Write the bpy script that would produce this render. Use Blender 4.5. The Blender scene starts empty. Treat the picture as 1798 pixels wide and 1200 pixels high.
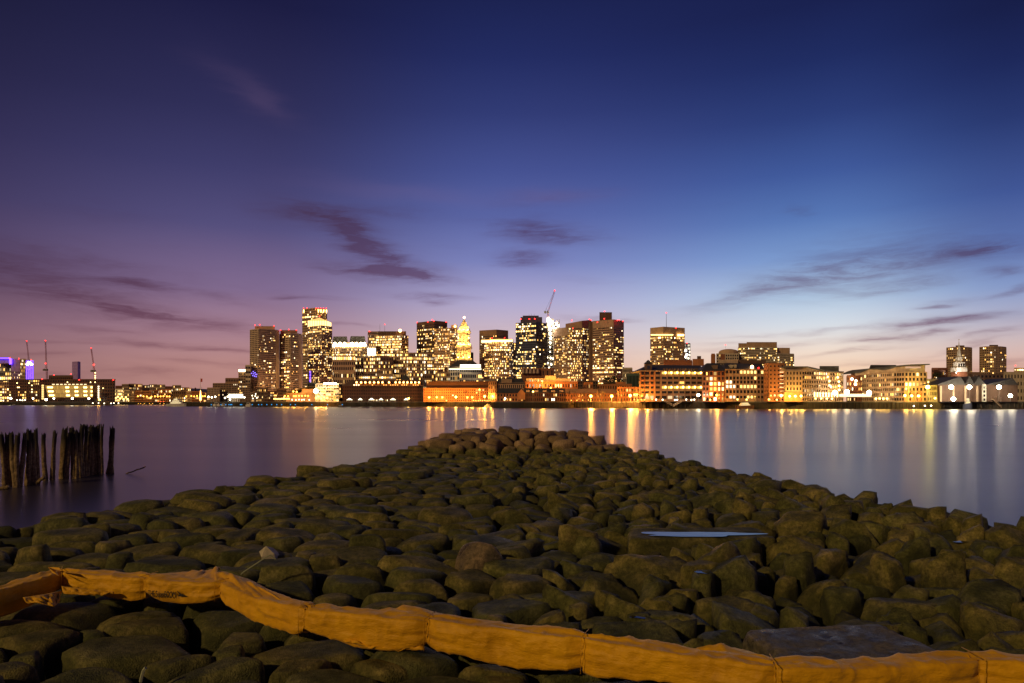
import bpy, math, random
import numpy as np
from mathutils import Vector, Matrix

random.seed(7)
RNG = np.random.default_rng(7)
SC = bpy.context.scene
COL = SC.collection
PI = math.pi

# ------------------------------------------------------------------ camera
CAM_H = 4.4          # eye above the water, metres
F = 1200.0           # focal length in photo pixels (24 mm on a 36 mm wide frame)
CU, CV = 899.0, 706.5
cam = bpy.data.cameras.new('camera')
cam.sensor_width = 36.0
cam.lens = 36.0 * F / 1798.0
cam.shift_y = (CV - 600.0) / 1798.0
cam.clip_start = 0.1
cam.clip_end = 20000
cam_o = bpy.data.objects.new('camera', cam)
cam_o.location = (0, 0, CAM_H)
cam_o.rotation_euler = (math.radians(90), 0, 0)
COL.objects.link(cam_o)
SC.camera = cam_o

SC.view_settings.view_transform = 'Standard'
SC.view_settings.look = 'None'
SC.view_settings.exposure = 0.0
SC.view_settings.gamma = 1.0
SC.render.engine = 'CYCLES'
SC.cycles.use_denoising = True
SC.cycles.max_bounces = 5
SC.cycles.diffuse_bounces = 2
SC.cycles.glossy_bounces = 3
SC.cycles.transmission_bounces = 2
SC.cycles.sample_clamp_indirect = 3.0
SC.cycles.use_light_tree = True
SC.cycles.caustics_reflective = False
SC.cycles.caustics_refractive = False

def px(u, v, d):
    """point seen at photo pixel (u, v) at distance d in front of the camera"""
    return Vector(((u - CU) * d / F, d, CAM_H + (CV - v) * d / F))
def pxy(u, d):
    return ((u - CU) * d / F, d)
def zat(v, d):
    return CAM_H + (CV - v) * d / F

# ------------------------------------------------------------------ node helpers
class NT:
    def __init__(s, tree):
        s.t = tree; s.n = tree.nodes; s.l = tree.links
    def node(s, typ, **kw):
        n = s.n.new(typ)
        for k, v in kw.items(): setattr(n, k, v)
        return n
    def put(s, sock, val):
        if hasattr(val, 'is_output') or isinstance(val, bpy.types.NodeSocket): s.l.new(val, sock)
        elif val is not None: sock.default_value = val
    def math(s, op, a, b=None, c=None, clamp=False):
        n = s.node('ShaderNodeMath', operation=op); n.use_clamp = clamp
        s.put(n.inputs[0], a)
        if b is not None: s.put(n.inputs[1], b)
        if c is not None: s.put(n.inputs[2], c)
        return n.outputs[0]
    def vmath(s, op, a, b=None):
        n = s.node('ShaderNodeVectorMath', operation=op)
        s.put(n.inputs[0], a)
        if b is not None: s.put(n.inputs[1], b)
        return n.outputs['Value'] if op in ('DOT_PRODUCT', 'LENGTH') else n.outputs[0]
    def combine(s, x, y, z):
        n = s.node('ShaderNodeCombineXYZ')
        s.put(n.inputs[0], x); s.put(n.inputs[1], y); s.put(n.inputs[2], z)
        return n.outputs[0]
    def noise(s, vec, scale, detail=3.0, rough=0.55, col=False):
        n = s.node('ShaderNodeTexNoise')
        if vec is not None: s.put(n.inputs['Vector'], vec)
        n.inputs['Scale'].default_value = scale
        n.inputs['Detail'].default_value = detail
        n.inputs['Roughness'].default_value = rough
        return n.outputs['Color'] if col else n.outputs['Fac']
    def ramp(s, fac, stops, interp='LINEAR'):
        n = s.node('ShaderNodeValToRGB'); r = n.color_ramp; r.interpolation = interp
        while len(r.elements) > 1: r.elements.remove(r.elements[-1])
        r.elements[0].position = stops[0][0]; r.elements[0].color = (*stops[0][1], 1)
        for p, c in stops[1:]:
            e = r.elements.new(p); e.color = (*c, 1)
        s.put(n.inputs[0], fac)
        return n.outputs[0]
    def mix(s, fac, a, b, typ='MIX'):
        n = s.node('ShaderNodeMix', data_type='RGBA', blend_type=typ)
        s.put(n.inputs[0], fac)
        for i, v in ((6, a), (7, b)):
            if isinstance(v, tuple) and len(v) == 3: v = (*v, 1)
            s.put(n.inputs[i], v)
        return n.outputs[2]
    def smooth(s, x, a, b):
        n = s.node('ShaderNodeMapRange', interpolation_type='SMOOTHSTEP')
        s.put(n.inputs[0], x); n.inputs[1].default_value = a; n.inputs[2].default_value = b
        return n.outputs[0]

def lin(c):
    return tuple(((x / 255) / 12.92 if x / 255 <= 0.04045 else ((x / 255 + 0.055) / 1.055) ** 2.4) for x in c)

# ------------------------------------------------------------------ dusk sky
SUN_AZ, SUN_EL = math.radians(24), math.radians(-4)
def build_world():
    w = bpy.data.worlds.new('World'); SC.world = w; w.use_nodes = True
    t = NT(w.node_tree); t.n.clear()
    tc = t.node('ShaderNodeTexCoord')
    d = t.vmath('NORMALIZE', tc.outputs['Generated'])
    sep = t.node('ShaderNodeSeparateXYZ'); t.put(sep.inputs[0], d)
    az = t.math('ARCTAN2', sep.outputs[0], sep.outputs[1])
    el = t.math('ARCSINE', sep.outputs[2])
    def E(v, u):
        a = math.atan((u - CU) / F)
        return math.atan((CV - v) / F * math.cos(a))
    # colour down the sky at five compass bearings
    cols = {
        0:    [(706,(136,94,98)),(640,(126,88,98)),(560,(104,74,94)),(500,(74,52,78)),(440,(64,48,80)),(400,(64,51,84)),(300,(50,42,76)),(150,(35,31,62)),(0,(24,23,50))],
        450:  [(706,(184,134,122)),(640,(184,136,132)),(580,(166,128,144)),(510,(128,106,142)),(400,(84,78,124)),(300,(62,60,106)),(200,(47,46,88)),(0,(26,26,64))],
        900:  [(706,(226,184,168)),(640,(226,188,174)),(590,(208,184,192)),(530,(174,168,206)),(460,(122,130,188)),(380,(88,100,164)),(300,(68,80,144)),(200,(48,58,116)),(100,(33,42,96)),(0,(26,33,80))],
        1450: [(706,(240,186,150)),(650,(244,208,178)),(612,(238,220,206)),(572,(214,220,228)),(522,(178,202,228)),(452,(124,156,208)),(380,(86,118,180)),(300,(62,88,154)),(200,(42,60,120)),(100,(29,42,96)),(0,(23,31,78))],
        1798: [(706,(226,168,146)),(650,(224,178,160)),(600,(206,184,184)),(550,(170,172,198)),(500,(132,152,198)),(430,(92,116,176)),(330,(62,84,148)),(200,(38,54,110)),(100,(26,37,88)),(0,(20,27,70))],
    }
    fac_el = t.math('MULTIPLY', el, 1 / (PI / 2))
    ramps = {}
    for u, st in cols.items():
        stops = [(max(0.0, E(v, u) / (PI / 2)), lin(c)) for v, c in st]
        last = st[-1][1]
        stops.append((0.62, lin(tuple(x * .82 for x in last))))
        ramps[u] = t.ramp(fac_el, stops)
    A = {u: math.atan((u - CU) / F) for u in cols}
    c = ramps[0]
    for a, b in ((0, 450), (450, 900), (900, 1450), (1450, 1798)):
        lo = A[a] if a else A[0] - .2
        c = t.mix(t.smooth(az, lo, A[b]), c, ramps[b])
    # past the right edge the glow fades round to the night side
    c = t.mix(t.smooth(az, A[1798] + .1, 1.5), c, ramps[450])
    c = t.mix(t.smooth(az, 1.4, 2.6), c, ramps[0])
    # cloud streaks: ellipses (photo bearings) torn by stretched noise
    v0 = t.combine(az, el, 0.0)
    st1 = t.vmath('MULTIPLY', v0, (5.0, 26.0, 1.0))
    warp = t.noise(st1, 1.0, 4.0, .6, col=True)
    warp = t.vmath('SUBTRACT', warp, (.5, .5, .5))
    wv = t.vmath('MULTIPLY', warp, (.13, .036, 0.0))
    vw = t.vmath('ADD', v0, wv)
    blobs = [  # u, v, ru, rv, slope, weight
        (560,382,74,15,.10,1.0),(612,408,60,17,.42,1.05),(668,446,68,19,.40,1.1),(690,478,98,14,.08,1.15),(590,470,50,7,.05,.45),
        (945,408,66,18,.10,.95),(905,455,46,13,.05,.95),(960,350,90,14,-.05,.3),(650,372,120,9,.02,.4),(1010,425,70,9,.03,.4),(1405,371,18,8,.1,.35),(765,522,68,5,.06,.6),(768,533,26,5,0,.55),
        (528,519,22,4,0,.55),(600,568,60,3.5,.05,.45),(1050,560,60,3,.04,.4),
        (235,497,72,13,.10,.8),(70,500,160,40,.10,.75),(20,460,90,18,0,.35),(330,562,160,18,.12,.7),(200,540,120,9,.1,.45),
        (300,604,110,7,.07,.6),(420,618,60,5,.05,.5),(90,622,60,5,0,.5),(250,655,90,6,.02,.45),(120,600,110,5,.02,.4),
        (1490,468,160,40,-.14,.58),(1350,508,130,15,-.22,.5),(1640,455,120,22,-.05,.4),(1760,438,76,12,.05,.9),(1780,475,46,8,0,.7),(1770,512,40,5,-.15,.6),
        (1640,534,46,6,-.12,.85),(1690,562,72,9,-.10,.95),(1590,576,70,8,-.02,.9),(1540,597,62,6,.03,.85),(1640,590,40,5,-.04,.7),
        (1500,618,62,5,-.08,.6),(1380,604,60,5,-.1,.4),(1290,600,50,4,0,.3),(1690,610,90,4,-.2,.4),(1770,640,70,9,-.06,.5),
        (1250,612,60,4,0,.25),(160,455,110,8,.06,.45),(380,520,90,7,.1,.35),(180,575,90,6,.05,.45),(60,655,70,5,0,.4),(360,640,80,5,.05,.4),(560,520,60,4,0,.35),(1560,500,90,8,-.1,.45),(1740,590,60,4,-.15,.6),(1450,580,70,4,-.05,.4),(1330,585,50,3,0,.3),(1700,655,80,4,-.05,.45),(1560,640,120,4,0,.3),(430,150,70,22,.45,-.06),(480,190,50,16,.3,-.06),(980,345,80,14,0,-.10),(720,340,160,14,.05,-.08),(430,470,200,40,.03,-.05),
    ]
    tot_d = None; tot_l = None
    for u, v, ru, rv, sl, wgt in blobs:
        a0, e0 = math.atan((u - CU) / F), E(v, u)
        ca = math.cos(a0); sx = ru / F * ca * ca; sy = rv / F * ca
        th = -math.atan(sl)
        p = t.vmath('SUBTRACT', vw, (a0, e0, 0))
        q1 = t.vmath('DOT_PRODUCT', p, (math.cos(th) / sx, math.sin(th) / sx, 0))
        q2 = t.vmath('DOT_PRODUCT', p, (-math.sin(th) / sy, math.cos(th) / sy, 0))
        r2 = t.math('MULTIPLY_ADD', q1, q1, t.math('MULTIPLY', q2, q2))
        g = t.math('MULTIPLY', t.math('POWER', 2.718, t.math('MULTIPLY', r2, -1.0)), abs(wgt))
        if wgt > 0: tot_d = g if tot_d is None else t.math('ADD', tot_d, g)
        else: tot_l = g if tot_l is None else t.math('ADD', tot_l, g)
    streak = t.noise(t.vmath('MULTIPLY', vw, (13.0, 95.0, 1.0)), 1.0, 6.0, .68)
    sfac = t.smooth(streak, .25, .7)
    dk = t.math('MULTIPLY', tot_d, t.math('MULTIPLY_ADD', sfac, .90, .25), clamp=True)
    # faint wide high veil
    veil = t.smooth(t.noise(t.vmath('MULTIPLY', vw, (3.0, 16.0, 1.0)), 1.0, 4.0, .6), .52, .85)
    veil = t.math('MULTIPLY', veil, t.math('SUBTRACT', 1.0, t.smooth(el, .05, .42)))
    cloudcol = t.mix(1.0, c, (.46, .31, .40), 'MULTIPLY')
    cloudcol = t.mix(.30, cloudcol, (.125, .055, .085))
    c = t.mix(t.math('MULTIPLY', veil, .38), c, cloudcol)
    c = t.mix(t.math('MULTIPLY', dk, .92, clamp=True), c, cloudcol)
    c = t.mix(t.math('MULTIPLY', tot_l, 1.0, clamp=True), c, (.30, .17, .30))
    hs = t.node('ShaderNodeHueSaturation'); hs.inputs['Saturation'].default_value = 1.0; t.put(hs.inputs['Color'], c); c = hs.outputs[0]
    sky = t.node('ShaderNodeTexSky', sky_type='NISHITA')
    sky.sun_disc = False; sky.sun_elevation = SUN_EL; sky.sun_rotation = SUN_AZ
    b1 = t.node('ShaderNodeBackground'); t.put(b1.inputs[0], c); b1.inputs[1].default_value = 1.0
    b2 = t.node('ShaderNodeBackground'); t.put(b2.inputs[0], sky.outputs[0]); b2.inputs[1].default_value = .05
    add = t.node('ShaderNodeAddShader'); t.l.new(b1.outputs[0], add.inputs[0]); t.l.new(b2.outputs[0], add.inputs[1])
    out = t.node('ShaderNodeOutputWorld'); t.l.new(add.outputs[0], out.inputs[0])
build_world()

# warm light of the lamps on the near shore, low behind the photographer
sun = bpy.data.lights.new('shore_light', 'SUN')
sun.energy = 1.4; sun.angle = math.radians(2.0); sun.color = (1.0, .67, .27)
so = bpy.data.objects.new('shore_light', sun); COL.objects.link(so)
so.rotation_euler = Vector((-.80, -.80, .60)).to_track_quat('Z', 'Y').to_euler()

# ------------------------------------------------------------------ object helpers
def link(name, me, parent=None):
    o = bpy.data.objects.new(name, me); COL.objects.link(o)
    if parent is not None: o.parent = parent
    return o
def tag(o, label=None, cat=None, group=None, kind=None):
    if label: o['label'] = label
    if cat: o['category'] = cat
    if group: o['group'] = group
    if kind: o['kind'] = kind
    return o
def empty(name, loc, label, cat, group=None, rz=0.0):
    o = bpy.data.objects.new(name, None); COL.objects.link(o)
    o.location = loc; o.rotation_euler = (0, 0, rz); o.empty_display_size = .5
    return tag(o, label, cat, group)

class MB:
    """collects faces in world space; build() turns them into one mesh, local to its parent"""
    def __init__(s): s.v = []; s.f = []; s.c = []; s.m = []
    def quad(s, a, b, c, d, col=None, m=0):
        i = len(s.v); s.v += [tuple(a), tuple(b), tuple(c), tuple(d)]; s.f.append((i, i+1, i+2, i+3)); s.c.append(col); s.m.append(m)
    def poly(s, pts, col=None, m=0):
        i = len(s.v); s.v += [tuple(p) for p in pts]; s.f.append(tuple(range(i, i+len(pts)))); s.c.append(col); s.m.append(m)
    def hexa(s, p, col=None, m=0):
        """p: 8 points, bottom ring then top ring"""
        i = len(s.v); s.v += [tuple(q) for q in p]
        for f in ((3,2,1,0),(4,5,6,7),(0,1,5,4),(1,2,6,5),(2,3,7,6),(3,0,4,7)):
            s.f.append(tuple(i+k for k in f)); s.c.append(col); s.m.append(m)
    def box(s, x0, x1, y0, y1, z0, z1, col=None, m=0):
        s.hexa([(x0,y0,z0),(x1,y0,z0),(x1,y1,z0),(x0,y1,z0),(x0,y0,z1),(x1,y0,z1),(x1,y1,z1),(x0,y1,z1)], col, m)
    def wallbox(s, A, B, o0, o1, z0, z1, col=None, m=0):
        """box standing on plan line A->B, from offset o0 to o1 towards the viewer's side"""
        dx, dy = B[0]-A[0], B[1]-A[1]; L = math.hypot(dx, dy) or 1; nx, ny = dy/L, -dx/L
        P = lambda q, o, z: (q[0]+nx*o, q[1]+ny*o, z)
        s.hexa([P(A,o1,z0),P(B,o1,z0),P(B,o0,z0),P(A,o0,z0),P(A,o1,z1),P(B,o1,z1),P(B,o0,z1),P(A,o0,z1)], col, m)
    def prism(s, pts, z0, z1, top=None, col=None, m=0):
        """pts: plan polygon; top: plan polygon at z1 (for tapers)"""
        top = top or pts; n = len(pts); i = len(s.v)
        s.v += [(p[0], p[1], z0) for p in pts] + [(p[0], p[1], z1) for p in top]
        for k in range(n):
            j = (k+1) % n; s.f.append((i+k, i+j, i+n+j, i+n+k)); s.c.append(col); s.m.append(m)
        s.f.append(tuple(i+n+k for k in range(n))); s.c.append(col); s.m.append(m)
        s.f.append(tuple(i+k for k in reversed(range(n)))); s.c.append(col); s.m.append(m)
    def tube(s, a, b, r0, r1=None, n=6, col=None, m=0):
        a = Vector(a); b = Vector(b); r1 = r0 if r1 is None else r1
        d = (b-a).normalized(); x = d.orthogonal().normalized(); y = d.cross(x); i = len(s.v)
        for c, r in ((a, r0), (b, r1)):
            for k in range(n):
                t = 2*PI*k/n; s.v.append(tuple(c + x*math.cos(t)*r + y*math.sin(t)*r))
        for k in range(n):
            j = (k+1) % n; s.f.append((i+k, i+j, i+n+j, i+n+k)); s.c.append(col); s.m.append(m)
        s.f.append(tuple(i+n+k for k in range(n))); s.c.append(col); s.m.append(m)
        s.f.append(tuple(i+k for k in reversed(range(n)))); s.c.append(col); s.m.append(m)
    def ball(s, c, r, col=None, n=8, m=0, sz=1.0):
        i = len(s.v); rings = max(3, n//2)
        s.v.append((c[0], c[1], c[2]+r*sz))
        for a in range(1, rings):
            ph = PI*a/rings
            for k in range(n):
                t = 2*PI*k/n; s.v.append((c[0]+r*math.sin(ph)*math.cos(t), c[1]+r*math.sin(ph)*math.sin(t), c[2]+r*sz*math.cos(ph)))
        s.v.append((c[0], c[1], c[2]-r*sz)); e = len(s.v)-1
        add = lambda f: (s.f.append(f), s.c.append(col), s.m.append(m))
        for k in range(n):
            j = (k+1) % n; add((i, i+1+k, i+1+j))
            for a in range(rings-2):
                b = i+1+a*n; add((b+k, b+n+k, b+n+j, b+j))
            b = i+1+(rings-2)*n; add((b+k, e, b+j))
    def build(s, name, mat, parent=None, kind=None, label=None, smooth=False):
        off = Vector((0,0,0)) if parent is None else parent.matrix_basis.translation
        p = parent
        while p is not None and p.parent is not None:
            p = p.parent; off = off + p.matrix_basis.translation
        me = bpy.data.meshes.new(name)
        me.from_pydata([(a-off[0], b-off[1], c-off[2]) for a, b, c in s.v], [], s.f)
        for mm in (mat if isinstance(mat, (list, tuple)) else [mat]): me.materials.append(mm)
        if any(s.m): me.polygons.foreach_set('material_index', s.m)
        if any(c is not None for c in s.c):
            at = me.attributes.new('glow', 'FLOAT_COLOR', 'CORNER'); data = []
            for f, c in zip(s.f, s.c):
                c = c or (1, 1, 1)
                data += [c[0], c[1], c[2], 1.0] * len(f)
            at.data.foreach_set('color', data)
        if smooth: me.polygons.foreach_set('use_smooth', [True]*len(me.polygons))
        o = link(name, me, parent)
        if kind: o['kind'] = kind
        if label: o['label'] = label
        return o

# ------------------------------------------------------------------ materials
def wall_mat(name, col, rough=.85, var=.18, scale=.25, metal=0.0, fine=3.0):
    m = bpy.data.materials.new(name); m.use_nodes = True
    t = NT(m.node_tree); b = t.n['Principled BSDF']
    g = t.node('ShaderNodeNewGeometry').outputs['Position']
    n1 = t.noise(g, scale, 4.0); n2 = t.noise(t.vmath('MULTIPLY', g, (1, 1, .12)), fine*.25, 3.0)
    f = t.math('MULTIPLY_ADD', n1, .6, t.math('MULTIPLY', n2, .4))
    lo = tuple(c*(1-var*1.6) for c in col); hi = tuple(min(1, c*(1+var*1.6)) for c in col)
    c = t.ramp(f, [(.3, lo), (.7, hi)])
    t.put(b.inputs['Base Color'], c); b.inputs['Roughness'].default_value = rough; b.inputs['Metallic'].default_value = metal
    bp = t.node('ShaderNodeBump'); bp.inputs['Strength'].default_value = .25; bp.inputs['Distance'].default_value = .05
    t.put(bp.inputs['Height'], t.noise(g, fine, 4.0)); t.put(b.inputs['Normal'], bp.outputs[0])
    return m
def glow_mat(name, strength=1.0, sample=False):
    m = bpy.data.materials.new(name); m.use_nodes = True
    t = NT(m.node_tree); t.n.clear()
    at = t.node('ShaderNodeAttribute', attribute_name='glow')
    e = t.node('ShaderNodeEmission'); t.put(e.inputs[0], at.outputs['Color']); e.inputs[1].default_value = strength
    o = t.node('ShaderNodeOutputMaterial'); t.l.new(e.outputs[0], o.inputs[0])
    m.cycles.emission_sampling = 'FRONT' if sample else 'NONE'
    return m
M = {}
M['glass'] = wall_mat('dark_glass', (.018, .018, .022), .12, .3, .05)
M['glass_blue'] = wall_mat('blue_glass', (.03, .04, .075), .10, .25, .05)
M['lit'] = glow_mat('lit_window', 1.0)
M['lamp'] = glow_mat('lamp_glass', 1.0, True)
W = {
 'beige': (.52,.38,.27), 'tan': (.44,.30,.20), 'brown': (.27,.165,.11), 'darkbrown': (.13,.075,.055), 'granite': (.42,.28,.20),
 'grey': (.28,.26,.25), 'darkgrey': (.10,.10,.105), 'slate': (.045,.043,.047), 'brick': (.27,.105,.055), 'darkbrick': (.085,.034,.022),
 'orangebrick': (.42,.17,.07), 'cream': (.55,.46,.34), 'white': (.72,.70,.66), 'concrete': (.36,.33,.29), 'copper': (.10,.15,.12),
 'blue': (.07,.08,.14), 'wharf': (.025,.021,.016), 'violet_lit': (.40,.26,.62), 'pink': (.42,.30,.25), 'wood': (.045,.03,.018), 'metal': (.16,.15,.15),  # the violet tone puts coloured light into the wall colour
 'red': (.40,.05,.04), 'stone': (.50,.42,.30),
}
for k, c in W.items(): M[k] = wall_mat(k + '_wall', c, .85 if k not in ('slate','metal') else .6)
# ------------------------------------------------------------------ water, land, quay
GZ = 4.7
def water_mat():
    m = bpy.data.materials.new('harbour_water'); m.use_nodes = True
    t = NT(m.node_tree); b = t.n['Principled BSDF']
    b.inputs['Base Color'].default_value = (.035, .03, .05, 1)
    b.inputs['Roughness'].default_value = .20
    b.inputs['IOR'].default_value = 1.55
    g = t.node('ShaderNodeNewGeometry').outputs['Position']
    sw = t.noise(t.vmath('MULTIPLY', g, (.012, .05, 1)), 1.0, 4.0, .6)
    t.put(b.inputs['Roughness'], t.math('MULTIPLY_ADD', sw, .10, .24))
    return m
mb = MB(); mb.quad((-6000,-300,0),(6000,-300,0),(6000,9000,0),(-6000,9000,0))
tag(mb.build('water', water_mat()), kind='structure')

shore = [(-900,960),(0,960),(196,960),(203,1150),(322,1150),(328,700),(430,677),(600,655),(740,652),(862,622),(868,506),(1000,504),(1008,522),(1130,492),(1240,462),(1400,444),(1630,440),(1655,432),(1798,429),(2700,429)]
sh = [pxy(u, d) for u, d in shore]
mb = MB()
mb.poly([(x, y, GZ) for x, y in sh] + [(6500, 9000, GZ), (-6500, 9000, GZ)])
tag(mb.build('ground', wall_mat('city_ground', (.06,.055,.05), .9)), kind='structure')
root = empty('quay_wall', (*sh[8], 0), 'long dark quay wall with timber fender piles under the city waterfront', 'quay wall')
wb, cb, fb = MB(), MB(), MB()
for a, b in zip(sh[:-1], sh[1:]):
    L = math.hypot(b[0]-a[0], b[1]-a[1])
    wb.wallbox(a, b, -1.5, 0, -1, GZ-.5)
    cb.wallbox(a, b, -1.6, .25, GZ-.5, GZ+.12)
    n = int(L/2.4)
    for k in range(n):
        if abs(a[0]) > 900: continue
        f = (k+random.uniform(.2,.8))/n
        p = (a[0]+(b[0]-a[0])*f, a[1]+(b[1]-a[1])*f)
        q = (p[0]+(b[0]-a[0])/L*.35, p[1]+(b[1]-a[1])/L*.35)
        fb.wallbox(p, q, .05, .42, -1, GZ-random.uniform(.2,1.4))
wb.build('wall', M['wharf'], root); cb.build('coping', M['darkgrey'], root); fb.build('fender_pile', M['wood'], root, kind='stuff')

def hill(name, pts, d, depth, mat):
    mb = MB(); n = len(pts)
    fr = [px(u, v, d) for u, v in pts]; bk = [p + Vector((0, depth, 0)) for p in fr]
    for i in range(n-1):
        a, b = fr[i], fr[i+1]
        lo = lambda p: Vector((p.x, p.y-depth*.5, GZ))
        mb.quad(lo(a), lo(b), b, a); mb.quad(a, b, bk[i+1], bk[i])
    tag(mb.build(name, mat), kind='structure')
hill('hill', [(150,700),(205,683),(240,678),(300,682),(350,690),(420,696),(520,700)], 2000, 400, M['slate'])

# ------------------------------------------------------------------ facades
LITC = [(1.0,.52,.13),(1.0,.58,.17),(1.0,.66,.25),(1.0,.48,.10),(1.0,.78,.48)]
def lit_colour(warm=0, gain=1.0):
    c = random.choice(LITC); s = random.choice((.5,.9,1.4,2.1,3.0,4.2))*gain
    if warm == 'white': c = (1.0,.86,.62)
    if warm == 'violet_lit': c = (.25,.12,1.0)
    if warm == 'blue': c = (.3,.5,1.0)
    return tuple(x*s for x in c)
def facade(W_, L_, A, B, z0, z1, nb, nf, pier=.35, sp=.42, dep=.35, lit=.2, rows=(), gain=1.0, warm=0, run=.55, cols=None, skip=None):
    dx, dy = B[0]-A[0], B[1]-A[1]; L = math.hypot(dx, dy)
    if nb <= 0:
        W_.wallbox(A, B, 0, dep, z0, z1); return
    P = lambda f: (A[0]+dx*f, A[1]+dy*f)
    if nf > 18 and L > 14: nb = int(nb*1.3); gain *= 1.2
    nx, ny = dy/L, -dx/L; bw = 1/nb; fh = (z1-z0)/nf
    for k in range(nb+1):
        c = k*bw; h = bw*pier/2
        W_.wallbox(P(max(0,c-h)), P(min(1,c+h)), 0, dep, z0, z1)
    for j in range(nf+1):
        c = z0+j*fh; h = fh*sp/2
        W_.wallbox(P(0), P(1), 0, dep*.8, max(z0, c-h), min(z1, c+h))
    o = dep*.15; nb0 = nb
    for j in range(nf):
        on = False
        rowlit = j in rows or (j-nf) in rows
        pj = lit*random.choice((.3,.7,1,1.6))
        for k in range(nb):
            if skip and skip(k, j): continue
            if rowlit: l = random.random() < .93
            elif on: l = random.random() < run
            else: l = random.random() < pj*(1-run)/(1-pj*run+1e-6)*1.4
            if cols and k in cols: l = random.random() < .8
            on = l
            if not l: continue
            a, b = P(k*bw+bw*pier/2), P((k+1)*bw-bw*pier/2)
            za, zb_ = z0+j*fh+fh*sp/2, z0+(j+1)*fh-fh*sp/2
            if random.random() < .3: b = P((k+.5)*bw) if random.random() < .5 else b
            c = lit_colour(warm, gain*(1.5 if rowlit else 1))
            q = lambda p, z: (p[0]+nx*o, p[1]+ny*o, z)
            L_.quad(q(a,za), q(b,za), q(b,zb_), q(a,zb_), c)

GROUPN = {}
def beacon(root, u, v, d, s=10.0, r=None):
    r = r or d*.75/1000
    b = MB(); p = px(u, v, d); b.ball(p, r, (1.0*s, .02*s, .015*s), 6)
    b.build('beacon', M['lamp'], root)
def building(name, label, cat, pts, vt, faces, back=25, zb=GZ, wall='tan', core='glass', parapet=.8, roofmat=None, group=None, vb=None):
    """pts: front corners (photo u, distance); faces: one dict per front face"""
    if isinstance(pts[0], (int, float)): pts = [pts]
    pl = [pxy(u, d) for u, d in pts]
    cx = sum(p[0] for p in pl)/len(pl); cy = sum(p[1] for p in pl)/len(pl); r = math.hypot(cx, cy)
    bx, by = cx/r*back, cy/r*back
    d0 = min(d for u, d in pts)
    z1 = zat(vt, sum(d for u, d in pts)/len(pts))
    if vb is not None: zb = zat(vb, d0)
    fp = pl + [(pl[-1][0]+bx, pl[-1][1]+by), (pl[0][0]+bx, pl[0][1]+by)]
    root = empty(name, (cx, cy, zb), label, cat, group)
    Wm, Lm, Cm = MB(), MB(), MB()
    Cm.prism(fp, zb-.5, z1-.05)
    for (A, B), fc in zip(zip(pl[:-1], pl[1:]), faces):
        fc = dict(fc); hb = fc.pop('base', 0.0); ht = fc.pop('top', 0.0)
        za, zc = zb+(z1-zb)*hb, z1-(z1-zb)*ht
        if hb: Wm.wallbox(A, B, 0, .5, zb, za)
        if ht: Wm.wallbox(A, B, 0, .45, zc, z1)
        facade(Wm, Lm, A, B, za, zc, **fc)
    # plain side walls
    Wm.wallbox(pl[-1], fp[len(pl)], 0, .3, zb, z1); Wm.wallbox(fp[-1], pl[0], 0, .3, zb, z1)
    Cm.build('core', M[core], root)
    Wm.build('facade_frame', M[wall], root, kind='stuff')
    if Lm.f: Lm.build('lit_windows', M['lit'], root, kind='stuff')
    if parapet:
        c2 = lambda s: [(cx+bx/2+(x-cx-bx/2)*s, cy+by/2+(y-cy-by/2)*s) for x, y in fp]
        R = MB(); R.prism(c2(1.012), z1, z1+parapet); R.build('parapet', M[roofmat or wall], root)
    if name in ('residential_tower', 'office_tower', 'office_block') and 850 < d0 < 1125:  # unseen lights added in front of the towers to brighten their facades
        lx, ly = cx*(d0-38)/d0, cy*(d0-38)/d0; m = MB(); m.tube((lx, ly, GZ), (lx, ly, GZ+15), .25, .18, 6); m.build('added_fill_light_post', M['metal'], root)
        m = MB(); m.ball((lx, ly, GZ+15.5), .6, (12, 6, 1.6), 6); m.build('added_fill_light', M['lamp'], root)
        w = abs(pl[-1][0]-pl[0][0])
        spot_point(root, (lx, ly, GZ+14.5), (1.0e5 if name != 'office_block' else 5e4)*(.6+w/90), (1.0, .47, .195), .6)
    return root, fp, z1
def top_box(root, u0, u1, vt, vb, d, back, mat, name='penthouse', shrink=1.0, win=None, lit=None):
    a, b = pxy(u0, d), pxy(u1, d); r = math.hypot(a[0]+b[0], a[1]+b[1]); k = ((a[0]+b[0])/r*back, (a[1]+b[1])/r*back)
    fp = [a, b, (b[0]+k[0], b[1]+k[1]), (a[0]+k[0], a[1]+k[1])]
    cx = sum(p[0] for p in fp)/4; cy = sum(p[1] for p in fp)/4
    tp = [(cx+(x-cx)*shrink, cy+(y-cy)*shrink) for x, y in fp]
    m = MB(); m.prism(fp, zat(vb, d), zat(vt, d), tp); o = m.build(name, M[mat], root)
    if win:
        Wm, Lm = MB(), MB(); facade(Wm, Lm, a, b, zat(vb, d), zat(vt, d), **win)
        Wm.build('facade_frame', M[mat], root, kind='stuff')
        if Lm.f: Lm.build('lit_windows', M['lit'], root, kind='stuff')
    return o
def F_(nb, nf, **k): return dict(nb=nb, nf=nf, **k)
def mast(root, u, v0, v1, d, r=.25, name='antenna', red=True, mat='metal'):
    m = MB(); m.tube(px(u, v1, d), px(u, v0, d), r, r*.5, 5); m.build(name, M[mat], root)
    if red: beacon(root, u, v0, d, 8)
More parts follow.
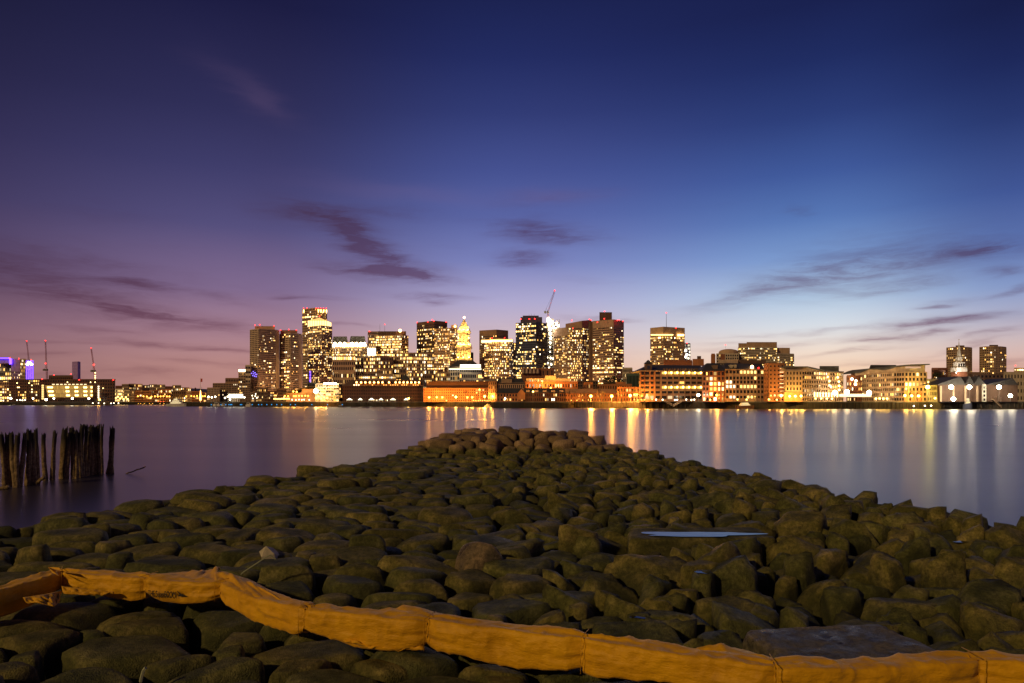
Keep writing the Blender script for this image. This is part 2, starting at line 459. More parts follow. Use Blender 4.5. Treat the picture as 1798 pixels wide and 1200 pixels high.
def glow_box(root, name, u0, u1, vt, vb, d, back, col, s=1.0, shrink=1.0):
    a, b = pxy(u0, d), pxy(u1, d); fp = [a, b, (b[0], b[1]+back), (a[0], a[1]+back)]
    cx = sum(p[0] for p in fp)/4; cy = sum(p[1] for p in fp)/4
    m = MB(); m.prism(fp, zat(vb, d), zat(vt, d), [(cx+(x-cx)*shrink, cy+(y-cy)*shrink) for x, y in fp], col=tuple(c*s for c in col))
    return m.build(name, M['lamp'], root)

WH = (1.0,.80,.48); GO = (1.0,.58,.16); PU = (.16,.06,1.0)
def aimed(root, p, power, col, to=(0, 1, .5)):
    l = bpy.data.lights.new('lamp_light', 'SPOT'); l.energy = power; l.color = col; l.shadow_soft_size = .5; l.spot_size = math.radians(165); l.spot_blend = .3
    o = bpy.data.objects.new('lamp_light', l); COL.objects.link(o); o.parent = root; o.location = Vector(p)-root.location
    o.rotation_euler = Vector(to).to_track_quat('-Z', 'Y').to_euler(); return o
def spot_point(root, p, power, col, r=.6):
    power *= 1.0 if col[2] < .1 else (.26 if col[2] < .2 else .045)
    """the light a lamp throws, parented to the lamp's thing"""
    l = bpy.data.lights.new('lamp_light', 'POINT'); l.energy = power; l.color = col; l.shadow_soft_size = r
    o = bpy.data.objects.new('lamp_light', l); COL.objects.link(o); o.parent = root
    o.location = Vector(p) - root.location
    return o

# ---- high-rise row
T = 'office tower'
r, fp, z = building('residential_tower', 'tan concrete apartment tower at the left end of the skyline, red lights on its roof', T,
    [(439,1000),(455,985),(484,1000),(490,1010)], 580, [F_(5,38,lit=.08,warm=0,pier=.3),F_(12,38,lit=.14,rows=(),pier=.34,sp=.5,run=.45),F_(0,1)], wall='beige')
top_box(r,447.5,482.5,573,580,1003,14,'tan'); [beacon(r,u,v,1000) for u,v in ((447.5,571.5),(456,570.5),(481,572.5))]
for u_,v_ in ((441,655),(444,652),(447,654),(450,657),(443,659),(446,660),(449,661),(445,656),(448,657)): glow_box(r,'purple_window',u_,u_+1.6,v_,v_+1.6,983.5+(455-u_)*.9,.3,(.25,.16,1),3)
r, fp, z = building('residential_tower', 'second tan concrete apartment tower, shorter, just right of the leftmost skyline tower', T,
    [(491,1020),(510,1000),(524,1012),(530,1022)], 587, [F_(6,35,lit=.16,pier=.3),F_(6,35,lit=.16,sp=.5,run=.4),F_(0,1)], wall='beige')
top_box(r,492.5,522,580,587,1016,14,'brown'); [beacon(r,u,v,1010) for u,v in ((492.5,580),(507,579),(520.5,580))]
r, fp, z = building('office_tower', 'tallest brown tower with bright spikes of light along its square top', T,
    [(531,1180),(553,1165),(574,1180)], 543, [F_(8,40,lit=.25,rows=(-4,-6),pier=.3),F_(8,40,lit=.25,top=.0)], wall='tan')
for u_ in (533,539,555,559,563,568,573): beacon(r,u_,541.5,1160,7)
for u_ in (533,559,563.5,568,573): glow_box(r,'top_light',u_-.8,u_+.8,544,549,1158,1,GO,7)
r, fp, z = building('office_tower', 'tower with a blazing golden glass crown and pyramid top', T,
    [(541,1080),(565,1060),(583,1078)], 574, [F_(13,36,lit=.38,rows=(-3,-10,-14),pier=.34),F_(10,36,lit=.34,rows=(-2,),pier=.34)], wall='pink')
m = MB()
c0 = pxy(561.5,1092); dd = 17
sq = lambda w,dp: [(c0[0]-w,c0[1]-dp),(c0[0]+w,c0[1]-dp),(c0[0]+w,c0[1]+dp),(c0[0]-w,c0[1]+dp)]
m.prism(sq(14.6,14), z+.8, zat(564,1080), col=tuple(c*3.2 for c in (1,.62,.2))); m.prism(sq(15.4,15), zat(564,1080), zat(556.7,1080), sq(.4,.4), col=(1.5,.75,.22))
m.build('glass_crown', M['lamp'], r)
m = MB()
for k in range(9):
    f = -15+30*k/8; m.box(c0[0]+f-.25,c0[0]+f+.25,c0[1]-15.4,c0[1]-14.6,z+.8,zat(564,1080))
m.build('crown_mullion', M['pink'], r, kind='stuff')
beacon(r,561,555.5,1085,12)
for k_ in range(5): glow_box(r,'purple_strip',544,545.5,652+k_*5,656+k_*5,1075.5,.4,PU,5)
r, fp, z = building('office_tower', 'paired low tower with two dark tapered roof boxes above a dazzling white light band', T,
    [(583,1040),(622,1030),(645,1045)], 603, [F_(17,22,lit=.35,rows=(-2,-5)),F_(9,22,lit=.45,rows=(-2,))], wall='granite')
top_box(r,583.5,611,591,603,1046,18,'darkgrey',shrink=.86); top_box(r,613.5,642.5,590.5,603,1046,18,'darkgrey',shrink=.86)
glow_box(r,'light_band',583.5,643,604.5,608.5,1028,.6,WH,7)
for u_ in (588,597,605,618,626,634,640): b=MB(); b.ball(px(u_,603.5,1026),2.0,tuple(c*25 for c in WH),6); b.build('floodlight',M['lamp'],r)
r, fp, z = building('office_block', 'brown mid-rise block with orange-lit cornice in front of the white-banded tower', 'office block',
    [(584,960),(624,960)], 625, [F_(12,9,lit=.25,rows=(-1,),gain=.8)], wall='granite')
r, fp, z = building('office_block', 'dim brown stepped block beside the bright waterfront theatre', 'office block',
    [(586,900),(622,895)], 655, [F_(11,5,lit=.3,gain=.6)], wall='tan')
r, fp, z = building('office_block', 'stack of fully lit office floors beside the orange-corniced block', 'office block',
    [(606,980),(642,975)], 628, [F_(10,12,lit=.65,rows=(3,4,5),gain=1.2)], wall='grey')
r, fp, z = building('office_tower', 'slim tower with a glaring white lower storey and red roof light', T,
    [(646,1120),(665,1120)], 583, [F_(8,24,lit=.55,gain=.8)], wall='pink'); beacon(r,648.5,582,1118)
glow_box(r,'bright_storey',645,662,612,624,1117,1,WH,6)
r, fp, z = building('office_tower', 'wide tower of brightly lit floors under a dark louvred top with two thin masts', T,
    [(660,1080),(705,1065),(717,1080)], 590, [F_(20,26,lit=.78,rows=(-2,-4,-8),gain=1.3),F_(5,26,lit=.35)], wall='tan')
top_box(r,664,713,582,590,1085,22,'darkbrown',win=F_(13,1,lit=0,pier=.3,sp=.2)); mast(r,667,569,582,1085,red=False); mast(r,675.5,570,582,1085)
b=MB(); b.ball(px(702.5,581,1080),2.6,tuple(c*14 for c in (1,.5,.15)),6); b.build('floodlight',M['lamp'],r)
r, fp, z = building('office_block', 'mid-rise with rounded dark roof and scattered warm windows below the wide lit tower', 'office block',
    [(640,960),(668,950),(690,960)], 628, [F_(9,12,lit=.35),F_(8,12,lit=.35)], wall='brown')
r, fp, z = building('office_block', 'fully lit mid-rise office block between the wide tower and the dark brown tower', 'office block',
    [(688,980),(720,972),(762,985)], 621, [F_(11,14,lit=.7,gain=1.2),F_(14,14,lit=.6,rows=(-2,-9))], wall='tan')
top_box(r,714,742,619.5,622,985,15,'darkbrown')
r, fp, z = building('office_tower', 'dark brown flat-topped tower with a row of red lights left of the clock tower', T,
    [(732,1110),(762.5,1085),(785,1100)], 566, [F_(13,36,lit=.34,rows=(-12,-20),top=.03,gain=.9),F_(9,36,lit=.1,gain=.8,top=.03)], wall='darkbrown')
[beacon(r,u,v,1085) for u,v in ((732.5,566.5),(751,565.5),(759,562),(762,564),(783.5,566))]
r, fp, z = building('office_tower', 'lit office tower with stepped top directly left of the golden clock tower', T,
    [(763,1040),(790,1030),(803,1038)], 578, [F_(11,34,lit=.62,rows=(-13,-14,-9),gain=1.1,pier=.45),F_(6,34,lit=.6)], wall='granite')
top_box(r,792,803,571,578,1045,12,'granite'); beacon(r,799,570.5,1040,12)
b=MB(); b.ball(px(799,573.5,1038),1.8,(16,8,2),6); b.build('floodlight',M['lamp'],r)
building('office_block', 'narrow dark office slab just behind the right side of the clock tower', 'office block',
    [(824,1150),(831,1150)], 620, [F_(3,8,lit=.1)], wall='darkgrey')

# ---- floodlit clock tower
D = 1000
cx, cy = pxy(814, D)
r = empty('clock_tower', (cx, cy+14, GZ), 'golden floodlit stone clock tower with pyramid spire and a light at its tip', 'clock tower')
def ring(w, dp=None): dp = dp or w; return [(cx-w,cy-dp+12),(cx+w,cy-dp+12),(cx+w,cy+dp+12),(cx-w,cy+dp+12)]
pm = D/F
def tier(name, hw, v0, v1, mat='stone', hw1=None):
    m = MB(); m.prism(ring(hw*pm), zat(v1,D), zat(v0,D), ring((hw1 or hw)*pm)); return m.build(name, M[mat], r)
tier('base', 14.5, 629, 706); tier('shaft', 11.5, 611, 629); tier('cornice', 13.4, 608, 611); tier('cornice', 12.4, 604, 608)
tier('shaft', 9.6, 584, 604); tier('balcony', 11.2, 580, 584); tier('lantern_stage', 9.6, 576.5, 580); tier('spire', 9.0, 560, 576.5, 'stone', 1.0)
m = MB()
for k in range(6):
    f = -11+22*k/5
    m.tube((cx+f*pm, cy-11.9*pm+12-.6, zat(628.5,D)), (cx+f*pm, cy-11.9*pm+12-.6, zat(611.5,D)), 1.0, .9, 8)
m.build('column', M['stone'], r, kind='stuff')
m = MB()
for k in range(3):
    f = -6.3+6.3*k
    m.box(cx+(f-1.9)*pm, cx+(f-1.4)*pm, cy-9.6*pm+12-.8, cy-9.6*pm+12, zat(603.5,D), zat(585,D)); m.box(cx+(f+1.4)*pm, cx+(f+1.9)*pm, cy-9.6*pm+12-.8, cy-9.6*pm+12, zat(603.5,D), zat(585,D))
m.build('pilaster', M['stone'], r, kind='stuff')
m = MB()
for k in range(3):
    f = -6.3+6.3*k
    for j in range(5): m.box(cx+(f-1.0)*pm, cx+(f+1.0)*pm, cy-9.6*pm+12-.15, cy-9.6*pm+12+.2, zat(601-j*3.4,D), zat(598.8-j*3.4,D))
m.build('window', M['glass'], r, kind='stuff')
m = MB(); m.tube((cx,cy+12,zat(560.5,D)), (cx,cy+12,zat(556.5,D)), .5, .2, 6); m.build('finial', M['stone'], r)
b = MB(); b.ball((cx,cy+12,zat(556,D)), 1.6, (22,9,4), 6); b.build('finial_light', M['lamp'], r)
for (hw, v, p, n) in ((13, 626, 9e4, 3), (12, 603, 1.5e5, 3), (12, 592, 0.9e5, 2), (9.5, 577, 1.1e5, 3)):
    for k in range(n):
        f = (-1+2*k/(n-1))*hw*.75*pm
        q = (cx+f, cy+12-hw*pm-5.5, zat(v, D))
        b = MB(); b.ball((q[0],q[1]+2,q[2]-1.6), .7, (25,14,4), 6); b.build('floodlight', M['lamp'], r)
        aimed(r, q, p*.11, (1,.50,.10))
r, fp, z = building('glazed_office_block', 'pale gridded block with a sloping dark roof and white-lit attic at the clock tower foot', 'office block',
    [(787,940),(807,925),(846,940)], 646, [F_(5,8,lit=.3,pier=.22,sp=.25),F_(12,6,lit=.28,pier=.15,gain=.8)], wall='white', core='glass_blue')
rf = MB(); a=px(803,633,950); b_=px(830,633,950); c=px(846,646,926); d_=px(807,646,924); e=px(787,646,938)
rf.poly([e,d_,a]); rf.poly([d_,c,b_,a]); rf.poly([a,b_,px(846,646,955),px(787,646,955)]); rf.build('roof', M['slate'], r)
glow_box(r,'lit_attic',808,844,640.5,645.5,923.5,.6,WH,5); glow_box(r,'lit_storey',788,845,647.5,649.5,922.5,.6,WH,3)
# ---- towers right of the clock tower
r, fp, z = building('office_tower', 'brown flat tower with a plain attic storey behind the gold-banded round-front tower', T,
    [(842,1120),(872,1105),(892,1120)], 581, [F_(12,34,lit=.22,top=.07,rows=(10,)),F_(8,34,lit=.05,top=.07)], wall='brown')
r, fp, z = building('office_tower', 'tower with curved front and dazzling gold light bands round its shoulders', T,
    [(851,1050),(862,1038),(878,1032),(894,1038),(901,1050)], 597, [F_(5,27,lit=.6,rows=(-5,),gain=1.2),F_(7,27,lit=.62,rows=(-5,),gain=1.3),F_(7,27,lit=.62,rows=(-5,),gain=1.3),F_(3,27,lit=.6,rows=(-5,))], wall='pink')
glow_box(r,'light_band',845,863,597.5,602,1034,.5,GO,6); glow_box(r,'light_band',861,900,597,600.5,1029,.5,GO,7)
[beacon(r,u,v,1028) for u,v in ((864,594),(886,593.5),(897,596))]
building('office_tower', 'narrow lit wing tucked against the left side of the dark blue tower', T, [(897,1060),(908,1060)], 603, [F_(4,25,lit=.5)], wall='grey')
r, fp, z = building('office_tower', 'dark blue glass tower with stepped top and three bright red lights', T,
    [(906,1000),(941,985),(961,1005)], 568, [F_(13,34,lit=.42,rows=(-2,-4),pier=.15,gain=1.0),F_(8,34,lit=.12,pier=.12)], wall='blue', core='glass_blue')
top_box(r,914,952,557,568,1004,16,'blue'); top_box(r,918,946,554.5,557,1006,12,'blue')
for u_ in (929,933,938): mast(r,u_,551,556,1004,.2,red=False)
[beacon(r,u,v,998,16) for u,v in ((914.5,560.5),(929.5,560.5),(939,560),(944,567))]
# tower under construction
r = empty('tower_under_construction', (*pxy(967,1030), GZ), 'unfinished tower ablaze with white work lights under a leaning crane', 'construction site')
m = MB(); a = pxy(962,1030); b_ = pxy(972,1030); m.box(a[0],b_[0],1030,1040,GZ,zat(560,1030)); m.build('concrete_core', M['concrete'], r)
m = MB()
for k in range(28):
    v = 568+k*4.4
    if 604 < v < 622: hw = (963.5,970.5)
    elif v >= 622: hw = (958.5,974)
    else: hw = (960,982)
    a = pxy(hw[0],1024); b_ = pxy(hw[1],1024); m.box(a[0],b_[0],1024,1046,zat(v,1030),zat(v,1030)+.5)
for u_ in (960,966,972,978,982):
    a = pxy(u_,1024); m.box(a[0]-.4,a[0]+.4,1024,1024.8,GZ,zat(562 if u_>970 else 600,1030))
m.build('floor_slab', M['concrete'], r, kind='stuff')
for k,(u_,v_,rr,s) in enumerate([(963,562,4.2,30),(969,566,3.2,25),(964,571,3.0,28),(972,575,2.4,22),(977,569,2.6,24),(980,572,2.2,22),(966,578,3,28),(976,578,2.2,18),(966,586,2.6,26),(967,594,2.4,24),(966,602,2.2,22),(966,610,1.3,16),(966,618,1.2,14),(961,628,1.6,12),(967,629,1.8,12),(971,630,1.4,10),(962,638,1.6,12),(968,640,1.8,12),(964,646,1.4,12)]):
    b=MB(); b.ball(px(u_,v_,1021),rr*.62,(1.0*s,.84*s,.55*s),6,sz=1.5); b.build('work_light',M['lamp'],r)
spot_point(r, px(966,580,1010), 2.5e5, (1,.85,.6), 3)
r, fp, z = building('office_tower', 'broad brown granite tower of joined facets with a slanting roof line', T,
    [(973,1010),(997,985),(1022,985),(1038.5,1000)], 577, [F_(10,32,lit=.35,top=.1,gain=.9),F_(11,32,lit=.45,cols=(9,),rows=(7,8),gain=1.0),F_(7,32,lit=.45,rows=(7,8))], wall='granite')
m = MB(); 
A=[px(993,577,988),px(1022,577,987),px(1038.5,577,1001),px(1038,577,1020),px(993,577,1020)]; B=[px(993,569,988),px(1022,563.5,987),px(1038.5,562,1001),px(1038,562,1020),px(993,569,1020)]
n=5
for k in range(n): m.quad(A[k],A[(k+1)%n],B[(k+1)%n],B[k])
m.poly(B); m.build('roof_block', M['granite'], r)
[beacon(r,u,v,985,12) for u,v in ((1004,563),(1035,561),(1038,562.5),(1006,577))]
r, fp, z = building('office_tower', 'brown banded tower with square penthouse, rightmost of the central cluster', T,
    [(1041,960),(1077,940),(1095,958)], 564, [F_(13,34,lit=.42,rows=(-19,-21,-26),gain=.9,top=.08,pier=.2,sp=.5),F_(7,34,lit=.3,rows=(-19,-26),top=.08,pier=.2,sp=.5)], wall='granite')
top_box(r,1052.5,1074.5,548.5,564,965,18,'darkbrown'); [beacon(r,u,v,938,13) for u,v in ((1061.5,547),(1061,560),(1049,566),(1084,563),(1087.5,562.5),(1093.5,564.5))]
m=MB(); m.wallbox(pxy(1036,965),pxy(1041.5,965),0,-20,GZ,zat(564,960)); m.build('service_core', M['darkbrown'], r)
r, fp, z = building('office_tower', 'lone brown tower with a gold light line near the top and a tall mast', T,
    [(1142,900),(1165,885),(1202,900)], 576.5, [F_(8,28,lit=.28,top=.12,rows=(-1,3,5)),F_(14,28,lit=.38,top=.12,rows=(-1,3,5,6))], wall='tan')
glow_box(r,'light_line',1143,1182,587.3,589.2,884,.4,GO,5); glow_box(r,'light_line',1189.5,1201,587,590.5,892,.4,GO,7)
mast(r,1170,549.5,576,905,.35); beacon(r,1162,575,893); beacon(r,1187,576,893)
r, fp, z = building('glass_office_block', 'small bluish glass block peeking from behind the lone mast tower', 'office block',
    [(1200,960),(1212,960)], 604, [F_(5,18,lit=.3,warm='white')], wall='blue', core='glass_blue'); beacon(r,1206,603,958,6)
for u_,v_ in ((1204,616),(1206,623),(1204,627)): b=MB(); b.ball(px(u_,v_,950),1.8,(9,8,6),6); b.build('floodlight',M['lamp'],r)
# dome-roofed block
r, fp, z = building('round_roofed_block', 'pale block with a shallow domed roof behind the wharf buildings', 'office block',
    [(1258,800),(1297,800)], 622, [F_(10,16,lit=.1,gain=.6)], wall='cream')
m = MB(); c0=pxy(1279,815); n=14
for j in range(4):
    for k in range(n):
        def q(j,k): 
            ph=j/4*PI/2; rr=17.0*PI/4/.785*(.62 if False else 1)*math.cos(ph)*.66+0; t=2*PI*k/n
            return (c0[0]+rr*math.cos(t), c0[1]+rr*math.sin(t), zat(622,800)+3.6+3.4*math.sin(ph))
        m.quad(q(j,k),q(j,k+1),q(j+1,k+1),q(j+1,k))
m.prism([(c0[0]+11.3*math.cos(2*PI*k/n),c0[1]+11.3*math.sin(2*PI*k/n)) for k in range(n)], zat(622,800), zat(622,800)+3.7)
m.build('dome_roof', M['tan'], r); mast(r,1274,606,612,812,.12)
r, fp, z = building('long_office_block', 'long pale block with dark fins on its attic and rows of sparkling windows', 'office block',
    [(1296,820),(1311,808),(1364,815)], 611, [F_(8,24,lit=.3,gain=.9,pier=.12,sp=.5),F_(30,24,lit=.25,gain=1.0,pier=.12,sp=.5)], wall='cream')
top_box(r,1296.5,1311,603,611,824,20,'tan',win=F_(7,1,lit=0,pier=.6,sp=.06)); top_box(r,1311,1364,601,611,818,22,'tan',win=F_(26,1,lit=0,pier=.6,sp=.06))
r, fp, z = building('long_office_block', 'lower stepped pale wing at the right end of the long finned block', 'office block',
    [(1364,812),(1394,822)], 622, [F_(16,20,lit=.35,rows=(-8,),gain=.9,sp=.5,pier=.12)], wall='cream')
top_box(r,1364,1387,611,622,822,18,'tan')
# twin apartment towers at right
for u0,u1,vt,ph,lb in ((1662,1706.5,611,(1678,1693.5),'left of two brown balconied apartment towers, partly behind the white steeple'),(1720,1766.7,610,(1737,1752.5),'right of two brown balconied apartment towers, clear of the steeple')):
    mid=(u0+u1)/2+2
    r, fp, z = building('apartment_tower', lb, 'apartment tower', [(u0,830),(u0+12,822),(mid,818),(u1-8,822),(u1,830)], vt,
        [F_(4,24,lit=.18,pier=.35),F_(4,24,lit=.2,pier=.35),F_(5,24,lit=.25,pier=.35),F_(4,24,lit=.15,pier=.35)], wall='tan', group='twin apartment towers')
    top_box(r,ph[0],ph[1],vt-4.2,vt,832,12,'darkbrown'); top_box(r,u0+9,u1-9,vt-1.6,vt,826,14,'tan')
# ------------------------------------------------------------------ left shore
building('glass_office_block', 'office block at the far left edge with warm lit floors and violet roof strip', 'office block', [(-30,1150),(20,1150)], 638, [F_(14,9,lit=.4,rows=(5,2),gain=1.1)], wall='grey')
r,_,_ = building('dark_office_block', 'dark violet-topped block with speckled lights behind the brick courthouse', 'office block', [(20,1120),(35,1120)], 631, [F_(9,12,lit=.45,top=.28,gain=.7)], wall='violet_lit')
glow_box(r,'violet_strip',-20,16,628.5,630.3,1118,1,PU,4); glow_box(r,'violet_strip',16.2,19.8,630,640,1117,1,PU,5)
m=MB(); m.box(*[pxy(-20,1121)[0],pxy(19.9,1121)[0]],1121,1150,zat(638.2,1121),zat(630,1121)); m.build('attic',M['violet_lit'],r); beacon(r,17,629,1110,14); beacon(r,33,630,1110,12)
building('office_block', 'narrow grey block with a few white lit floors beside the violet tower', 'office block', [(36,1110),(45,1110)], 631, [F_(5,13,lit=.35,rows=(-2,))], wall='beige')
r,_,_ = building('violet_lit_tower', 'tower washed in violet light with a white glowing top', 'office tower', [(45.5,1080),(58.5,1080)], 634, [F_(4,10,lit=.06,warm='violet_lit')], wall='violet_lit')
for u_ in (46.6,50.5,54,57.3): glow_box(r,'violet_strip',u_-.8,u_+.8,634,666,1078,.5,PU,3.5)
for q in ((50,637),(53,638),(55.5,640),(48,640)): b=MB(); b.ball(px(q[0],q[1],1076),2.0,(14,12,14),6); b.build('floodlight',M['lamp'],r)
beacon(r,54.5,632,1076,14)
r,_,_ = building('courthouse', 'long dark brick courthouse with a tilted lit glass wall facing the water', 'courthouse', [(16,1010),(70,1000),(202,1000)], 667, [F_(14,8,lit=.12,gain=.9),F_(30,7,lit=.0)], wall='darkbrick', back=60)
# lit glass wall, leaning outwards
Wm,Lm=MB(),MB()
def gw(u,v,d=990): return px(u,v,d)
G=MB()
nb,nf=26,3
for k in range(nb):
    for j in range(nf):
        f=lambda k,j:(lambda t,s: gw(80+(163-80)*t+(1-t)*(4.5*s), 677+21*s, 985+6*s))(k/nb,j/nf)
        a,b_,c,d_=f(k,j+1),f(k+1,j+1),f(k+1,j),f(k,j)
        dim = .35+.3*random.random()
        lamp = (k in (1,2,3,11,12,16,17,21,22,25))
        G.quad(a,b_,c,d_,(1.0*dim,.55*dim,.12*dim))
        if lamp:
            cc=(a+b_+c+d_)/4; cc.y-=1; Lm.ball(cc,1.5,(7,4.2,1.3),6)
        Wm.tube(a+Vector((0,-.5,0)),d_+Vector((0,-.5,0)),.22,.22,4)
for j in range(nf+1):
    s=j/nf; a=gw(80+4.5*s,677+21*s,985+6*s); b_=gw(163,677+21*s,985+6*s); Wm.tube(a+Vector((0,-.5,0)),b_+Vector((0,-.5,0)),.3,.3,4)
G.build('lit_glass_wall',M['lamp'],r); Wm.build('mullion',M['tan'],r,kind='stuff'); Lm.build('foyer_light',M['lamp'],r,kind='stuff')
g=MB()
for k in range(9): g.box(pxy(92+k*7,984)[0],pxy(96+k*7,984)[0],983.4,984,zat(676,984),zat(674.6,984),col=(2.2,1.5,.8))
for q in range(7): 
    for u_ in (172,):
        g.box(pxy(u_,998)[0],pxy(u_+2,998)[0],997.5,998.4,zat(680+q*3.3,998),zat(678+q*3.3,998),col=(3,2.4,1.5))
for q in range(8): g.box(pxy(73.5,998)[0],pxy(76.5,998)[0],997.5,998.4,zat(678.5+q*3.3,998),zat(676+q*3.3,998),col=(2,1.2,.4))
for u_,v_ in ((118.5,671.5),(159,671.5),(167,671.5),(30,673),(51,673),(31,680.5),(33.5,680.5),(56,677),(56,684),(56,688),(181,682)): b=MB(); b.ball(px(u_,v_,995),.85,(6,4.2,1.6),6); b.build('wall_light',M['lamp'],r)
g.build('lit_windows',M['lamp'],r,kind='stuff')
for u_,v_ in ((74,666),(139,667.3),(199,667.5)): beacon(r,u_,v_,998,13)
building('office_block', 'lit-floored glass block at the left frame edge in front of the violet tower', 'office block', [(-40,1020),(16,1010)], 672, [F_(14,7,lit=.55,rows=(0,1),gain=1.2)], wall='brown')
r,_,_ = building('low_office_block', 'dark low roof with two red lights and a strip sign behind the courthouse', 'office block', [(86,1200),(128,1200)], 660, [F_(12,3,lit=.3,warm='white')], wall='darkbrown'); beacon(r,95,659,1190,12); beacon(r,124.5,657,1190,14)
r,_,_ = building('violet_lit_slab', 'plain slab lit violet with one beige windowed edge behind the courthouse roof', 'office tower', [(127,1300),(136.5,1290),(141,1300)], 636, [F_(5,14,lit=0,pier=.3,sp=.3),F_(1,14,lit=.0,pier=.6,sp=.4)], wall='violet_lit', core='violet_lit')  # violet light on the slab is put into its wall colour
def crane(label, base, slew, tip, d, counter=None, group='tower cranes beyond the courthouse', mat='red', lights=True, w=1.0):
    r = empty('tower_crane', (*pxy(base[0],d),GZ), label, 'crane', group)
    def truss(name,a,b,w):
        m=MB(); a=Vector(a);b=Vector(b);ax=(b-a).normalized();sx=ax.orthogonal().normalized()*w; sy=ax.cross(sx)
        n=max(4,int((b-a).length/ (w*3)))
        cs=[sx+sy,sx-sy,-sx-sy,-sx+sy]
        for c in cs: m.tube(a+c,b+c,w*.22,w*.22,4)
        for k in range(n):
            p=a.lerp(b,k/n);q=a.lerp(b,(k+1)/n)
            for i in range(4): m.tube(p+cs[i],q+cs[(i+1)%4],w*.12,w*.12,3)
        m.build(name,M[mat],r)
    S=px(*slew,d);Tp=px(*tip,d)
    truss('mast',px(*base,d),S,w); truss('jib',S,Tp,w*.7)
    m=MB(); side=-1 if Tp.x>S.x else 1; side=-side if counter is None else counter
    m.box(S.x-1.6*w,S.x+1.6*w,S.y-1.5,S.y+1.5,S.z-1.5,S.z+2); m.build('cab',M['metal'],r)
    q=S+Vector((-(Tp.x-S.x)*.0+4.5*w*side,0,1)); m=MB(); m.tube(S,q,w*.5,w*.5,4); m.box(q.x-1.8*w,q.x+1.8*w,q.y-1.5,q.y+1.5,q.z-2.5*w,q.z+1); m.build('counterweight',M['metal'],r)
    a=S+Vector((2.5*w*side,0,7*w)); m=MB(); m.tube(S,a,w*.3,w*.2,4); m.tube(a,Tp,.15,.15,3); m.tube(a,q,.15,.15,3); m.build('stay',M['metal'],r)
    if lights: beacon(r,tip[0],tip[1],d,9,1.0)
    return r
crane('red crane with a white tip light rising behind the violet tower',(51.5,668),(51,634),(46.7,599),1400)
r=crane('upright red crane left of the courthouse with a red light halfway',(82.5,668),(82,650),(79.8,598.5),1250); beacon(r,80,638.5,1248,10,1.1)
r=crane('leaning red crane with lit mast behind the right end of the courthouse',(166.8,668),(166,652),(160,611.5),1200); beacon(r,164.8,641,1196,14,1.4)
for v_ in (655,660,663,666): b=MB(); b.ball(px(167.2,v_,1196),1.2,(6,3.5,1.4),6); b.build('work_light',M['lamp'],r)
crane('tall leaning crane on top of the tower under construction',(963,600),(962,549),(974,510.5),1032,counter=-1,group=None,w=.9)

# low city beyond the inlet
HC=['brick','tan','brown','orangebrick','darkbrick','granite','beige']
low=[(203,214,678,1900),(214,226,675,1950),(226,238,674.5,1960),(238,250,675,1900),(250,262,677,1850),(262,276,675.5,1900),(276,290,676,1880),(290,303,679,1850),(303,318,677,1800),(318,332,681,1750)]
adj=['low dark','broad','long-roofed','narrow','square','flat-topped','lamp-dotted','pale','red-roofed','plain']
for i,(u0,u1,v,d) in enumerate(low):
    building('hillside_block', f'{adj[i]} block on the far hill, number {i+1} from the courthouse along its ridge'.replace('number 1 ','nearest ') if False else f'{adj[i]} brick block on the far hill ridge beyond the inlet', 'building', [(u0,d),(u1,d)], v, [F_(8,6,lit=.3,gain=.8)], wall=HC[i%len(HC)], group='blocks on the far hill', back=20)
mid=[(202,216,684,'white','white-lit block right of the courthouse end',.75),(216,228,686,'cream','pale block with bright ground floor beside the white-lit one',.5),(229,236,687,'tan','small tan block with three dark windows beyond the inlet',.1),(237,250,688,'orangebrick','orange-lit brick block behind the first lamps of the lamp row',.1),(251,266,687.5,'orangebrick','wider orange-lit brick block in the middle of the lamp row',.1),(267,278,686,'brick','tall brick block behind the lamp row',.2),(279,300,685,'orangebrick','brick block with a bright top strip above the ferry',.25),(301,326,688,'darkbrown','dark low block behind the white ferry',.3),(327,336,682,'beige','tan square block with a lit cornice left of the flagpole',.1),(337,350,688,'orangebrick','small orange brick block with a chimney left of the flagpole',.1),(351,362,690,'orangebrick','low orange-lit block right of the flagpole',.1)]
for u0,u1,v,w_,lb,lt in mid:
    building('waterfront_block', lb, 'building', [(u0,1210),(u1,1210)], v, [F_(7,4,lit=lt)], wall=w_, back=15)
r=empty('brick_chimney',(*pxy(343,1240),GZ),'dark brick chimney above the small orange block','chimney'); m=MB(); m.tube(px(343,706,1240),px(343,681,1240),1.6,1.3,8); m.build('stack',M['darkbrick'],r)

# hotel with arched end
building('brick_hotel', 'broad brick hotel with sloping stepped left shoulder beside the inlet', 'hotel', [(374,760),(440,748)], 674, [F_(24,9,lit=.12,gain=.7)], wall='brown', back=30)
building('brick_hotel', 'lower stepped wing with grey mansard at the left foot of the broad brick hotel', 'hotel', [(364,745),(386,742)], 682, [F_(8,7,lit=.15,gain=.7)], wall='granite', back=12)
building('office_block', 'plain brown block rising behind the broad brick hotel', 'office block', [(396,900),(419,900)], 665, [F_(8,6,lit=.06)], wall='brown')
r,_,_=building('hotel_tower','narrow tower with a glowing crown storey behind the brick hotel','hotel tower',[(419,920),(431,920)],650,[F_(4,12,lit=.2)],wall='tan'); glow_box(r,'lit_crown',419,430.5,649,653,918,.6,WH,5)
building('white_office_block','pale block with dark bands hard left of the first skyline tower','office block',[(431,980),(440,980)],642,[F_(3,8,lit=.2,sp=.5,pier=.1)],wall='cream')
r=empty('lit_pavilion',(*pxy(411,690),GZ),'glaring white lit pavilion on the wharf left of the dark trees','pavilion')
